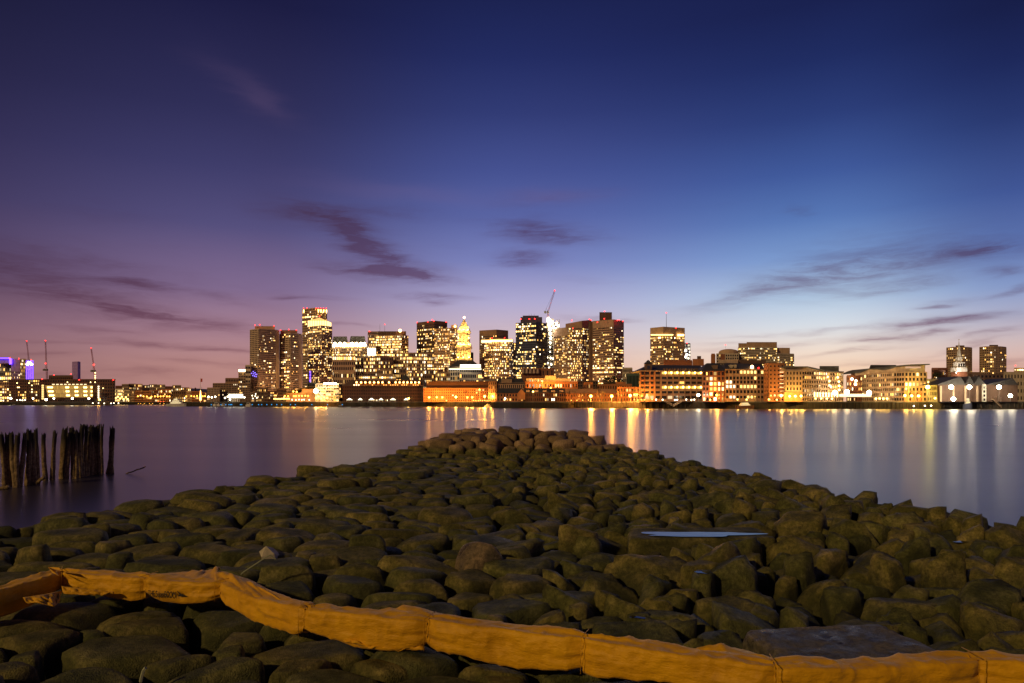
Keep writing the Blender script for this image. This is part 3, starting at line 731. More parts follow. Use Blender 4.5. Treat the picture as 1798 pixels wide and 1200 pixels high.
m=MB(); a,b_=pxy(402,690),pxy(421,690); m.prism([a,b_,(b_[0],698),(a[0],698)],zat(699,690),zat(692.5,690),col=(5,4.4,3)); m.build('lit_wall',M['lamp'],r)
m=MB(); m.prism([(a[0]-1,689),(b_[0]+1,689),(b_[0]+1,699),(a[0]-1,699)],zat(692.5,690),zat(691,690)); m.build('roof',M['white'],r)
m=MB()
for k in range(7): x=a[0]+(b_[0]-a[0])*k/6; m.box(x-.2,x+.2,688.6,689.2,GZ,zat(692.5,690))
m.build('post',M['white'],r,kind='stuff')
# flagpole with flag
r=empty('flagpole',(*pxy(352,690),GZ),'tall floodlit flagpole on the pier end with a hanging flag','flagpole')
m=MB(); m.tube(px(352,707,690),px(352,663.5,690),.35,.12,6); m.build('pole',M['white'],r)
m=MB(); a=px(352.3,665,690); 
for k in range(5): m.quad(a+Vector((k*.35,.1*math.sin(k*1.6),-3.4)),a+Vector(((k+1)*.35,.1*math.sin(k*1.6+1.6),-3.5)),a+Vector(((k+1)*.35,.1*math.sin(k*1.6+1.6),-.1)),a+Vector((k*.35,.1*math.sin(k*1.6),0)))
m.build('flag',M['red'],r)
m=MB(); m.tube(px(349.5,682,690),px(354.5,680.5,690),.2,.2,5); m.build('yardarm',M['white'],r)
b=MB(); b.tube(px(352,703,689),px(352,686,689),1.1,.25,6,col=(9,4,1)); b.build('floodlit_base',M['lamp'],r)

# front strip between hotel and theatre
fr=[(440,452,690,'brown','dark quay building with a bright tree of lights at its left',.25),(452,470,683,'darkbrown','dark stepped quay building under the first apartment tower',.2),(470,486,688,'darkbrick','low dark gabled quay building left of the lantern row',.2),(486,502,684,'darkbrown','dim quay block behind the bright lantern row',.15)]
for u0,u1,v,w_,lb,lt in fr: building('quay_building', lb, 'building', [(u0,690),(u1,690)], v, [F_(7,4,lit=lt)], wall=w_, back=12)
r=empty('aquarium',(*pxy(527,690),GZ),'low building with a sweeping wave-shaped dark roof and pinkish wall','aquarium')
a,b_=pxy(500,690),pxy(555,690)
m=MB(); m.prism([a,b_,(b_[0],715),(a[0],715)],GZ,zat(690,690)); m.build('wall',M['pink'],r)
m=MB(); pts=[(496,690.5),(508,687),(520,684),(532,680.5),(544,678),(556,679.5)]
for p,q in zip(pts[:-1],pts[1:]):
    A_,B_=px(*p,686),px(*q,686); dn=Vector((0,0,-1.0)); bk=Vector((0,30,0)); m.hexa([A_+dn,B_+dn,B_+dn+bk,A_+dn+bk,A_,B_,B_+bk,A_+bk])
m.build('wave_roof',M['slate'],r)
m=MB(); m.prism([pxy(530,688),pxy(553,688),(pxy(553,688)[0],700),(pxy(530,688)[0],700)],zat(690,688),zat(683,688)); m.build('upper_wall',M['pink'],r)
r,_,_=building('cinema_building','blazing white-lit boxy building with glowing horizontal floors on the waterfront','cinema',[(554,665),(595,660)],675,[F_(9,6,lit=.97,rows=(0,1,2,3,4,5),gain=.32,pier=.12,sp=.35)],wall='white',back=20)
for u_ in (570,574,578,582,586,589): b=MB(); b.ball(px(u_,674,658),1.0,tuple(c*22 for c in WH),6); b.build('floodlight',M['lamp'],r)
b=MB(); b.ball(px(554.5,687,657),2.4,(22,17,10),6); b.build('floodlight',M['lamp'],r)
building('service_wing','pale lit strip of windows squeezed right of the blazing cinema','building',[(595.5,668),(602,668)],674,[F_(2,5,lit=.9,gain=1.4)],wall='beige')
r,_,_=building('flat_roofed_annex','dark flat roofed block behind the blazing cinema','building',[(540,700),(572,700)],673,[F_(10,4,lit=.05)],wall='darkgrey')

# long wharf hotel with lit roof arches
r=empty('long_wharf_hotel',(*pxy(672,655),GZ),'long dark brick hotel with a row of floodlit dormers along its big roof','hotel')
a,b_=pxy(602,655),pxy(743,655)
Wm,Lm,C=MB(),MB(),MB(); C.prism([a,b_,(b_[0],680),(a[0],680)],GZ,zat(678,655)); C.build('core',M['glass'],r)
facade(Wm,Lm,a,b_,GZ,zat(678,655),46,5,lit=.05,gain=.5,pier=.5,sp=.5); Wm.build('facade_frame',M['darkbrick'],r,kind='stuff'); Lm.build('lit_windows',M['lit'],r,kind='stuff')
m=MB(); za,zb_=zat(678,655),zat(667,655)
m.prism([(a[0]-1,654),(b_[0]+1,654),(b_[0]+1,682),(a[0]-1,682)],za,zb_,[(pxy(613,655)[0],664),(pxy(741,655)[0],664),(pxy(741,655)[0],674),(pxy(613,655)[0],674)]); m.build('roof',M['darkbrown'],r)
for u_ in (626.7,634.5,642,649.8,657.3,664.7,672,683.5,695,702,709,715.7,722.5,729.3,736):
    p=px(u_,671.5,655.5); m=MB(); m.hexa([p+Vector(q) for q in ((-1.7,-.5,-2.2),(1.7,-.5,-2.2),(1.7,5,-2.2),(-1.7,5,-2.2),(-.3,-.5,1.4),(.3,-.5,1.4),(.3,5,1.4),(-.3,5,1.4))]); d_=m.build('dormer',M['orangebrick'],r)
    b=MB(); b.ball(p+Vector((0,-1.4,-.2)),.85,(14,7,1.8),6); b.build('dormer_light',M['lamp'],d_)
m=MB()
for k in range(30):
    if random.random()<.6: u_=622+k*4; p=px(u_,676.3,653); m.box(p.x-.5,p.x+.5,p.y-.3,p.y,p.z-.5,p.z+.5,col=(2.5,1,.2) if k>6 else (6,4,2))
m.build('eaves_light',M['lamp'],r,kind='stuff')
for i,u_ in enumerate((613.8,632.5,652.3,669,690,713)):
    p=px(u_,701,648); e=empty('quay_tent',(p.x,p.y,GZ),['first','second','third','fourth','fifth','last'][i]+' from left of six white lit canopies along the long hotel front','canopy','lit canopies on the long wharf')
    m=MB(); w=2.6 if i in (0,2,4) else 1.9
    m.prism([(p.x-w,p.y-1.5),(p.x+w,p.y-1.5),(p.x+w,p.y+1.5),(p.x-w,p.y+1.5)],zat(702.6,648),zat(699.5,648),[(p.x-.1,p.y-.1),(p.x+.1,p.y-.1),(p.x+.1,p.y+.1),(p.x-.1,p.y+.1)],col=(4,3.6,2.4)); m.build('canopy_top',M['lamp'],e)
    m=MB(); [m.box(p.x+sx*w*.9-.08,p.x+sx*w*.9+.08,p.y-1.4,p.y-1.2,GZ,zat(702.6,648)) for sx in (-1,1)]; m.build('post',M['white'],e,kind='stuff')
r,_,_=building('market_hall','long pale lit hall showing its cornice over the long hotel roof','building',[(630,800),(696,800)],661,[F_(20,1,lit=.95,rows=(0,),base=.9,gain=1.0,pier=.2)],wall='pink')
r=empty('pyramid_roof',(*pxy(712,760),GZ),'small dark pyramid roof poking above the long hotel','building'); m=MB(); p=pxy(712,760); w=4.6
m.prism([(p[0]-w,760-w),(p[0]+w,760-w),(p[0]+w,760+w),(p[0]-w,760+w)],GZ,zat(667,760)); m.build('wall',M['darkbrown'],r); m=MB(); m.prism([(p[0]-w-.4,760-w),(p[0]+w+.4,760-w),(p[0]+w,760+w),(p[0]-w,760+w)],zat(667,760),zat(656.7,760),[(p[0]-.2,759.8),(p[0]+.2,759.8),(p[0]+.2,760.2),(p[0]-.2,760.2)]); m.build('roof',M['slate'],r)
# filler behind
for u0,u1,v,d,w_,lt,lb in [(640,662,655,880,'brown',.3,'brown block with dark windows above the left half of the long hotel roof'),(662,690,650,880,'tan',.4,'warm lit block above the middle of the long hotel roof'),(690,712,648,890,'brown',.35,'dark block left of the small pyramid roof'),(716,742,655,890,'tan',.5,'lit-floored block right of the small pyramid roof'),(742,768,650,890,'brown',.45,'brown block above the long hotel right gable'),(765,790,655,880,'tan',.5,'speckled block left of the gridded clock tower neighbour'),
    (846,870,668,880,'grey',.3,'low grey roofs right of the gridded block'),(870,905,672,860,'brown',.3,'low dark block under the round-front tower'),(1093,1110,647,720,'cream',.25,'pale rounded-top block right of the banded tower'),(1060,1092,672,700,'brown',.1,'low brown block below the banded tower'),(1014,1050,670,690,'darkbrown',.1,'dark low roofscape right of the orange apartments'),
    (1636,1664,647.5,640,'brick',.2,'dim brick block left of the steeple behind the right-hand condos'),(1700,1722,655,640,'brown',.15,'low dark roofs between the twin apartment towers'),(1708,1762,658,600,'darkbrown',.1,'long dark low roof under the twin apartment towers'),(1640,1660,652,600,'darkbrick',.25,'dark brick gap building with white lights by the right-hand condos')]:
    building('city_block', lb, 'building', [(u0,d),(u1,d)], v, [F_(8,7,lit=lt,gain=.9)], wall=w_, back=15)
r,_,_=building('copper_roofed_hall','squat hall with scalloped pale cornice and dark roof left of the turreted wharf building','building',[(1101,640),(1123,640)],657.5,[F_(9,1,lit=0,pier=.35,sp=.1)],wall='copper'); top_box(r,1104,1123,652,657.5,650,15,'brown',shrink=.85)

# orange brick block
r,_,_=building('brick_warehouse','long brick warehouse glowing orange from the lamps at its foot','warehouse',[(744,640),(858,640)],683,[F_(30,5,lit=.05,pier=.55,sp=.5)],wall='orangebrick',back=20)
top_box(r,749,858,670,683,643,15,'darkbrick',name='upper_storeys',win=F_(26,3,lit=.10,pier=.5,sp=.5))
r,_,_=building('gabled_warehouse','brown warehouse with dark gabled roof and a central dormer','warehouse',[(872,600),(921,600)],673.5,[F_(14,3,lit=.06,pier=.5,sp=.5)],wall='tan',back=14)
m=MB(); a,b_=px(871,673.5,599),px(921,673.5,599); t0,t1=px(875,664.5,606),px(917,664.5,606); k=Vector((0,16,0))
m.quad(a,b_,t1,t0); m.quad(b_,b_+k,t1,t1); m.quad(a+k,a,t0,t0); m.quad(b_+k,a+k,t0,t1); m.build('roof',M['slate'],r)
top_box(r,880.5,899,666,673.5,600,6,'tan',name='dormer',win=F_(3,1,lit=.3,pier=.5))
building('gabled_warehouse','tall dark gable end standing left of the brown warehouse','warehouse',[(858,600),(872,598)],670,[F_(4,5,lit=.05,pier=.6)],wall='darkbrown')
r,_,_=building('apartment_block','yellow-orange apartment block with glowing balconies behind the terrace','apartment block',[(923,560),(951,558),(1014,562)],672,[F_(5,3,lit=.25,pier=.5,sp=.5),F_(14,3,lit=.3,pier=.5,sp=.5,gain=1.4)],wall='orangebrick',back=14)
top_box(r,924,1000,665,672,562,10,'cream',name='upper_storey',win=F_(16,1,lit=.3,pier=.5,gain=1.4)); top_box(r,957,976,660,666,561,10,'cream')
r,_,_=building('stepped_block','brown block with five pale scalloped bays beneath the dark blue tower','building',[(916,680),(950,680),(973,678)],648,[F_(0,1),F_(3,4,lit=.15,pier=.7)],wall='brick',back=12)
m=MB()
for k in range(5): a=px(919+k*6.4,656,678); m.tube(a,a+Vector((0,-.1,4.8)),1.7,1.2,10)
m.build('bay',M['pink'],r,kind='stuff')
# terrace houses on the point
r,_,_=building('gabled_house','orange-lit brick house with slate roof and cross gable on the quay','house',[(873,512),(919,512)],690.5,[F_(9,2,lit=.2,pier=.5,sp=.5)],wall='orangebrick',back=10,parapet=0)
def gable_roof(r,u0,u1,ve,vr,d,dep,name='roof',mat='slate',hip=4):
    m=MB(); a,b_=px(u0,ve,d),px(u1,ve,d); t0,t1=px(u0+hip,vr,d+dep/2),px(u1-hip,vr,d+dep/2); k=Vector((0,dep,0))
    m.quad(a,b_,t1,t0); m.poly([b_,b_+k,t1]); m.poly([a+k,a,t0]); m.quad(b_+k,a+k,t0,t1); m.poly([a,a+k,b_+k,b_]); return m.build(name,M[mat],r)
gable_roof(r,872,921,690.5,682,511,10)
m=MB(); a,b_,t=px(909,690.5,509),px(922,690.5,509),px(915.5,683,509); k=Vector((0,8,0)); dn=Vector((0,0,-5)); m.poly([a+dn,b_+dn,b_,t,a]); m.quad(a,t,t+k,a+k); m.quad(t,b_,b_+k,t+k); m.build('cross_gable',M['orangebrick'],r)
ORD_=['leftmost, brightest-windowed','second from left','middle','fourth from left','rightmost']
for i in range(5):
    u0=920+i*14.6; r,_,_=building('terrace_house', ORD_[i]+' of five dark brick terrace houses with shed dormers', 'house', [(u0,511),(u0+14.5,511)], 690, [F_(4,2,lit=.35 if i<3 else .12,pier=.5,sp=.45,gain=1.2)], wall='darkbrick', back=11, parapet=0, group='terrace houses on the quay')
    gable_roof(r,u0,u0+14.5,690,682,510,11,hip=.01); top_box(r,u0+4,u0+10.5,685.5,688.5,511,3,'pink',name='dormer')
    m=MB(); p=px(u0+.6,680.5,515); m.box(p.x-.5,p.x+.5,p.y-.5,p.y+.5,p.z-2.5,p.z+.8); m.build('chimney',M['darkbrick'],r)
r,_,_=building('long_brick_shed','long low orange-lit building with dark roof behind the three star lamps','building',[(992,535),(1084,535)],691,[F_(20,2,lit=.06,pier=.6,sp=.5)],wall='orangebrick',back=12,parapet=0); gable_roof(r,991,1085,691,683,534,12,mat='brown')
building('low_brick_block','small orange block with one white window behind the long low shed','building',[(1025,570),(1041,570)],673,[F_(4,3,lit=.1,pier=.6)],wall='orangebrick')
r,_,_=building('low_brick_block','wide orange-lit low block with a raised box left of the turreted building','building',[(1049,580),(1109,580)],676,[F_(14,3,lit=.05,pier=.6)],wall='orangebrick',back=12); top_box(r,1081,1099,671,676,581,8,'orangebrick')
building('low_brick_block','orange-lit brick block with balconies hard left of the turreted building','building',[(1084,525),(1123,525)],681.5,[F_(8,3,lit=.15,pier=.5)],wall='orangebrick',back=10)

# ---- turreted wharf building (individual windows)
D=462
r=empty('turreted_wharf_building',(*pxy(1178,D),GZ),'grand brick and stone wharf building with pointed corner turret and rows of bright balcony lamps','wharf building')
a,b_=pxy(1123,D),pxy(1234.2,D+6)
C=MB(); C.prism([a,b_,(b_[0]*1.07,500),(a[0]*1.08,500)],GZ,zat(652,D)); C.build('core',M['brown'],r)
dx=(b_[0]-a[0]); P=lambda u,o=0:pxy(u,D+6*(u-1123)/110.5)
bays=[(1125.5,1130.5,'orangebrick'),(1132.5,1139.5,'brown'),(1142,1147.5,'orangebrick'),(1151,1158.5,'brown')]+[(1162+i*10.35,1170+i*10.35,'brown') for i in range(7)]
for i,(u0,u1,w_) in enumerate(bays):
    m=MB()
    rows_=[655,663.5,672,680.5,689,697.5]
    m.wallbox(P(u0-1.6),P(u0-.4),0,.7,GZ,zat(652.5,D)); m.wallbox(P(u1+.4),P(u1+1.6),0,.7,GZ,zat(652.5,D))
    for v in rows_[1:]: m.wallbox(P(u0-1.6),P(u1+1.6),0,.5,zat(v-2.1,D),zat(v-4.6,D))
    m.build('bay_frame',M[w_],r)
    for j,v in enumerate(rows_):
        lit=(i>=4 and j in (0,3)) or (i==7 and j==2) or (j==5 and random.random()<.35)
        w=MB(); q0,q1=P(u0),P(u1); hh=2.1 if j!=5 else 3.2
        c=(1.0,.58,.12) if j!=5 else (1,.75,.4); s=1.6 if j!=5 else 1.0
        w.wallbox(q0,q1,.05,.16,zat(v+hh,D),zat(v-hh,D),col=tuple(x*s for x in c)); w.build('window',M['lamp' if lit else 'glass'],r)
        if lit and j in (0,3):
            p=px(u1-1.5,v-.3,D+6*(u1-1123)/110.5-1.2); b=MB(); b.ball(p,.75,(14,8,1.6),6); b.build('balcony_light',M['lamp'],r)
m=MB(); m.wallbox(P(1122.5),P(1234),.1,1.4,zat(652.3,D),zat(651,D)); m.build('cornice',M['tan'],r)
m=MB(); A_,B_=px(1121.5,651.5,D-1),px(1235,651.5,D+5); t0,t1=px(1138,641,D+15),px(1230,642,D+20); k=Vector((0,35,0)); m.quad(A_,B_,t1,t0); m.poly([B_,B_+k,t1]); m.poly([A_+k,A_,t0]); m.quad(B_+k,A_+k,t0,t1); m.build('roof',M['slate'],r)
m=MB(); c0=px(1138,652,D+3); hw=2.2; m.box(c0.x-hw,c0.x+hw,c0.y-2,c0.y+2.5,zat(652,D),zat(638.5,D)); m.build('turret',M['darkbrown'],r)
m=MB(); zz=zat(638.5,D); m.prism([(c0.x-2.6,c0.y-2.5),(c0.x+2.6,c0.y-2.5),(c0.x+2.6,c0.y+3),(c0.x-2.6,c0.y+3)],zz,zat(631.6,D),[(c0.x-.1,c0.y-.1),(c0.x+.1,c0.y-.1),(c0.x+.1,c0.y+.1),(c0.x-.1,c0.y+.1)]); m.build('turret_roof',M['slate'],r)
m=MB(); m.wallbox((c0.x-1.0,c0.y-2),(c0.x+1.0,c0.y-2),.02,.15,zat(648,D),zat(642.5,D)); m.build('turret_window',M['glass_blue'],r)
m=MB()
for i in range(14): u_=1166+i*4.8; p=px(u_,649,D+1); m.box(p.x-.5,p.x+.5,p.y-1,p.y+1,p.z-.7,p.z+.6)
m.build('roof_dormer',M['darkbrown'],r,kind='stuff')
r,_,_=building('brick_roof_block','orange-lit brick roof structures stepping up behind the turreted building','building',[(1166,520),(1215,520)],634.5,[F_(0,1)],wall='brick',back=10); top_box(r,1216,1236,630.5,642,505,8,'orangebrick'); top_box(r,1224,1231,625.5,630.5,506,5,'darkbrown')
building('brick_roof_block','orange chimney-like brick block between the two wharf buildings','building',[(1249,500),(1255.5,500)],623,[F_(0,1)],wall='orangebrick',back=5)
# ---- second wharf building
D=452
r,_,_=building('brick_wharf_building','red brick wharf building with big bright white windows and arched ground floor','wharf building',[(1234,D),(1245,D-3),(1259,D-3),(1272,D)],652,[F_(2,6,lit=.3,pier=.3,sp=.4,gain=1.2),F_(2,6,lit=.55,rows=(3,2),pier=.3,sp=.35,gain=1.3),F_(2,6,lit=.4,rows=(3,2),pier=.4,sp=.35,gain=1.2)],wall='brick',back=20,parapet=0)
gable_roof(r,1232,1273,651.5,638,D-4,22,hip=9); m=MB(); p=px(1256,646,D-1); m.box(p.x-1.4,p.x+1.4,p.y-.5,p.y+4,p.z-1.2,p.z+1.6); m.build('dormer',M['brown'],r)
r=empty('stone_wharf_building',(*pxy(1307,D),GZ),'long grey-brown stone wharf building with dark mansard and two rows of yellow lit bays','wharf building')
a,b_=pxy(1272.5,D),pxy(1342.5,D+4); C=MB(); C.prism([a,b_,(b_[0]*1.05,480),(a[0]*1.06,480)],GZ,zat(648.5,D)); C.build('core',M['granite'],r)
P2=lambda u:pxy(u,D+4*(u-1272.5)/69.5)
lits={(j,i) for j in (0,3) for i in range(4,9)}|{(2,0),(2,1),(3,0),(3,2),(3,1),(1,8),(0,10),(1,7.5)}
fm=MB()
for i in range(11):
    u0=1275+i*6.15; u1=u0+3.6
    for j,v in enumerate((653.5,664,671,679,688,697.5)):
        lit=(j,i) in lits or (j==5 and i in (1,2,6,7)); w=MB(); hh=2.6 if j<5 else 2.2
        c=(1.0,.66,.2) if i>3 else (1,.8,.5)
        w.wallbox(P2(u0),P2(u1),.03,.14,zat(v+hh,D),zat(v-hh,D),col=tuple(x*(2.2 if lit else 1) for x in c)); w.build('window',M['lamp' if lit else 'glass'],r)
    fm.wallbox(P2(u0-1.7),P2(u0-.9),0,.4,GZ,zat(649,D))
fm.build('pilaster',M['tan'],r,kind='stuff')
m=MB(); m.wallbox(P2(1272),P2(1343),.1,1.1,zat(649.6,D),zat(648.3,D)); m.build('cornice',M['tan'],r)
m=MB(); A_,B_=px(1272,648.3,D-.5),px(1343,650,D+4); t0,t1=px(1274,637.5,D+12),px(1338,640,D+14); k=Vector((0,26,0)); m.quad(A_,B_,t1,t0); m.poly([B_,B_+k,t1]); m.poly([A_+k,A_,t0]); m.quad(B_+k,A_+k,t0,t1); m.build('mansard_roof',M['slate'],r)
for u_ in (1282,1289): m=MB(); p=px(u_,643.5,D+5); m.box(p.x-.7,p.x+.7,p.y-3,p.y+2,p.z-1.2,p.z+.9); m.build('dormer',M['cream'],r)
top_box(r,1262,1296,632,638,470,8,'beige',name='roof_plant'); top_box(r,1296,1345,632.5,639,474,8,'darkbrown',name='roof_plant')
b=MB(); b.ball(px(1320.5,644.7,D+4),1.2,(22,11,4),6); b.build('roof_light',M['lamp'],r); beacon(r,1332,646.5,D+5,8,.6)
top_box(r,1265,1273,622,632,478,6,'brick',name='brick_stack')
# ---- orange brick block, condos
D=447
r,_,_=building('orange_brick_block','orange-lit flat-topped brick block with a curved glowing balcony edge','building',[(1342,D+6),(1350,D),(1377,D)],640,[F_(2,9,lit=.05,pier=.6,sp=.6),F_(4,9,lit=.12,pier=.55,sp=.6,gain=.9)],wall='orangebrick',back=20)
for k in range(8):
    b=MB(); b.wallbox(pxy(1369,D-2),pxy(1375,D-2),0,.8,zat(648+k*6.6,D)+.0,zat(647+k*6.6,D),col=(2.6,1.6,.7) if k%3 else (1.5,.8,.3)); b.build('lit_balcony',M['lamp'],r)
D=442
r,_,_=building('waterfront_condos','beige condominium with curved swooping roof and lamp-dotted balconies, left of the bright courtyard','condominium',[(1377,D+4),(1380,D),(1408,D),(1424,D+6),(1480,D+30)],652,[F_(1,6,lit=0),F_(5,6,lit=.02,pier=.5,sp=.45),F_(4,7,lit=.15,pier=.2,sp=.4),F_(14,7,lit=.35,pier=.35,sp=.45,gain=1.2)],wall='tan',back=20,parapet=0)
m=MB(); pts=[(1375,643.5,D-1),(1418,643.5,D-1),(1430,646,D+6),(1445,649.5,D+14),(1462,651.5,D+20),(1482,652.5,D+29)]
def swoop(m,pts,th=.8,bk=22):
    for p,q in zip(pts[:-1],pts[1:]):
        A_,B_=px(*p),px(*q); dn=Vector((0,0,-th)); k=Vector((0,bk,0)); m.hexa([A_+dn,B_+dn,B_+dn+k,A_+dn+k,A_,B_,B_+k,A_+k])
swoop(m,pts); m.build('swoop_roof',M['darkgrey'],r)
m=MB()
for p,q in zip(pts[:-1],pts[1:]):
    A_,B_=px(*p)+Vector((0,1.5,-.8)),px(*q)+Vector((0,1.5,-.8)); zz=zat(653,D+10); k=Vector((0,6,0)); m.hexa([Vector((A_.x,A_.y,zz)),Vector((B_.x,B_.y,zz)),Vector((B_.x,B_.y+6,zz)),Vector((A_.x,A_.y+6,zz)),A_,B_,B_+k,A_+k])
m.build('clerestory',M['beige'],r); top_box(r,1439,1473,643,652,480,12,'darkgrey')
lampL=MB()
for u_,v_ in ((1422,668),(1427,668),(1422,676),(1427,676),(1453,662),(1471,663),(1456,669.5),(1473,670.5),(1438,676.5),(1456,677),(1473.5,678),(1473.5,685),(1436,666),(1441,666),(1436,682),(1440,681)):
    b=MB(); b.ball(px(u_,v_,D+2+ (u_-1408)*.35),.8,(8,4.6,1.6),6); b.build('balcony_light',M['lamp'],r)
b=MB()
for k in range(9): b.wallbox(pxy(1429+k*5,D+3+k*2.2),pxy(1431.2+k*5,D+3+k*2.2),0,.3,zat(697,D),zat(689,D),col=(4,2.8,1.3))
b.build('lit_arcade',M['lamp'],r,kind='stuff')
m=MB(); m.wallbox(pxy(1377,D-.5),pxy(1408,D-.5),0,.6,GZ,zat(689,D)); m.build('brick_base',M['orangebrick'],r)
r,_,_=building('courtyard_building','small red brick courtyard building glowing between the two condominiums','condominium',[(1487,490),(1514,490)],661,[F_(7,5,lit=.3,pier=.5,sp=.45,gain=1.3)],wall='brick',back=12); top_box(r,1494,1514,655.5,661,492,8,'brown')
for u_,v_,s in ((1496,666,16),(1503,669,9),(1502,675,16),(1466,690,40),(1487,688.5,44),(1526,690,44)): b=MB(); b.ball(px(u_,v_,486 if v_<680 else 450),1.0 if s<20 else 1.7,(s,s*.72,s*.36),6); b.build('courtyard_light',M['lamp'],r)
for u_ in (1466,1487,1526): spot_point(r,px(u_,689,452),26000,(1,.74,.42),1.0)
glow_box(r,'lit_canopy',1478,1530,692,697,462,2,(1,.72,.34),2.6)
r,_,_=building('waterfront_condos','larger condominium with waving dark roof edge and balcony lights, right of the bright courtyard','condominium',[(1514,D+36),(1525,D+30),(1570,D+6),(1588,D),(1627,D)],655,[F_(3,6,lit=.2,pier=.4),F_(14,6,lit=.35,pier=.35,sp=.45,gain=1.0),F_(4,6,lit=.1,pier=.15),F_(6,6,lit=.02,rows=(3,),pier=.4,sp=.4,gain=1.2)],wall='tan',back=20,parapet=0)
pts=[(1511,653.5,D+36),(1520,649.5,D+32),(1529,647,D+28),(1540,647,D+22),(1553,648.5,D+16),(1564,646.5,D+10),(1576,642,D+4),(1600,640,D-1),(1633,639,D-2)]
m=MB(); swoop(m,pts,.7,26); m.build('wave_roof',M['darkgrey'],r)
m=MB()
for p,q in zip(pts[:-1],[*pts[1:-1],(1627,639.3,D-1)]):
    A_,B_=px(*p)+Vector((0,1.6,-.8)),px(*q)+Vector((0,1.6,-.8)); zz=zat(656,D+10); k=Vector((0,6,0)); m.hexa([Vector((A_.x,A_.y,zz)),Vector((B_.x,B_.y,zz)),Vector((B_.x,B_.y+6,zz)),Vector((A_.x,A_.y+6,zz)),A_,B_,B_+k,A_+k])
m.build('clerestory',M['beige'],r); top_box(r,1526,1576,641,648,490,14,'slate',name='roof_plant',shrink=.9)
glow_box(r,'lit_windows',1590,1617,644,647,D-.2,.3,(1,.6,.35),.7)
for u_,v_ in ((1536,670),(1548,669),(1535.5,677.5),(1561,675),(1569,665.5),(1569.5,673),(1569,681),(1547,684),(1560,683),(1563,659),(1572,658),(1580,670)): b=MB(); b.ball(px(u_,v_,D+2+(1588-u_)*.45),.75,(9,6,3),6); b.build('balcony_light',M['lamp'],r)
b=MB()
for k in range(10): b.wallbox(pxy(1531+k*4,D+28-k*2.0),pxy(1533+k*4,D+28-k*2.0),0,.3,zat(697,D),zat(688,D),col=(4,2.4,1.4))
b.build('lit_arcade',M['lamp'],r,kind='stuff')
m=MB(); [m.wallbox(pxy(u0,D-.5),pxy(u0+6,D-.5),0,.6,GZ,zat(687,D)) for u0 in (1587,1599,1611)]; m.build('brick_base',M['orangebrick'],r,kind='stuff')

# ---- steeple
D=600
r=empty('church_steeple',(*pxy(1689.5,D),GZ),'slender white floodlit church steeple with a gold vane','church')
def cb(name,u0,u1,v0,v1,mat,t=1.0):
    a,b_=pxy(u0,D)[0],pxy(u1,D)[0]; c=(a+b_)/2; h=(b_-a)/2; y=D+4; m=MB(); sq=lambda w:[(c-w,y-w),(c+w,y-w),(c+w,y+w),(c-w,y+w)]
    m.prism(sq(h),zat(v1,D),zat(v0,D),sq(h*t)); m.build(name,M[mat],r); return c,h,y
cb('tower',1680.5,1697.5,653,706,'brick'); cb('base_stage',1679.5,1698,645.5,653,'white',.92); cb('belfry',1682.5,1695.5,636.5,645.5,'white')
cb('lantern',1685,1692.5,627,636.5,'white',.9); c,h,y=cb('spire',1686.5,1691.5,600,627,'white',.1); m=MB(); m.tube((c,y,zat(600,D)),(c,y,zat(596.5,D)),.1,.08,4); m.ball((c,y,zat(596,D)),.45,None,6); m.build('weather_vane',M['stone'],r)
m=MB(); [m.box(c+o-.7,c+o+.7,y-3.4,y-3.1,zat(644,D),zat(638.5,D)) for o in (-2.0,0,2.0)]; m.build('belfry_opening',M['glass'],r,kind='stuff')
b=MB(); b.ball((c-7,y-7,zat(655,D)),.5,(12,10,7),6); b.build('floodlight',M['lamp'],r); aimed(r,(c-9,y-12,zat(657,D)),1.3e4,(1,.86,.68),(.6,1,1))
# ---- gabled sheds and docks, right
def shed(label,u0,u1,ve,d,peaks,dep=22):
    r,fp,z=building('pier_shed',label,'shed',[(u0,d),(u1,d)],ve,[F_(0,1)],wall='darkbrown',back=dep,parapet=0)
    for a_,p_,b_,vp in peaks:
        m=MB(); A_,B_,T_=px(a_,ve,d-1),px(b_,ve,d-1),px(p_,vp,d-1); k=Vector((0,dep,0)); m.poly([A_,B_,T_]); m.quad(A_,T_,T_+k,A_+k); m.quad(T_,B_,B_+k,T_+k); m.build('gable_roof',[M['slate']],r)
    return r
r=shed('grey pier shed with three dark pointed gables under the steeple',1647,1729,676,425,[(1645,1686,1696,661),(1694,1703,1712,661),(1710,1719,1731,661)])
m=MB(); [m.wallbox(pxy(u0,424),pxy(u0+3,424),0,.5,GZ,zat(678,424)) for u0 in (1650,1672,1693,1714)]; m.build('wall_rib',M['beige'],r,kind='stuff')
r=shed('smaller grey pier shed with a single steep gable at its right end',1731,1786,676,428,[(1731,1778,1788,664)])
building('storage_building','pale apartment building with round-headed windows and blazing rooftop sign strip at right edge','building',[(1763,520),(1850,520)],655,[F_(16,4,lit=.12,pier=.5,sp=.5,warm='white')],wall='cream')
r,_,_=building('rooftop_restaurant','glaring yellow-lit rooftop level at the right frame edge','building',[(1781,530),(1860,530)],648,[F_(20,1,lit=.97,rows=(0,),base=.94,gain=2.4,pier=.1)],wall='cream'); beacon(r,1783,642.5,528,14)
building('white_office_hut','small bright white hut with lit front on the right pier','hut',[(1734,428),(1757,428)],697,[F_(4,1,lit=.9,gain=2,pier=.2,warm='white')],wall='white',back=5)
building('dock_tower','narrow white dock tower between the two grey sheds','building',[(1725,424),(1731,424)],677,[F_(1,4,lit=.2)],wall='white',back=4)
building('low_shop','low row of yellow-lit shopfronts left of the big pier shed','shop',[(1628,440),(1648,440)],668,[F_(6,4,lit=.3,rows=(3,),gain=1.3)],wall='cream',back=10)

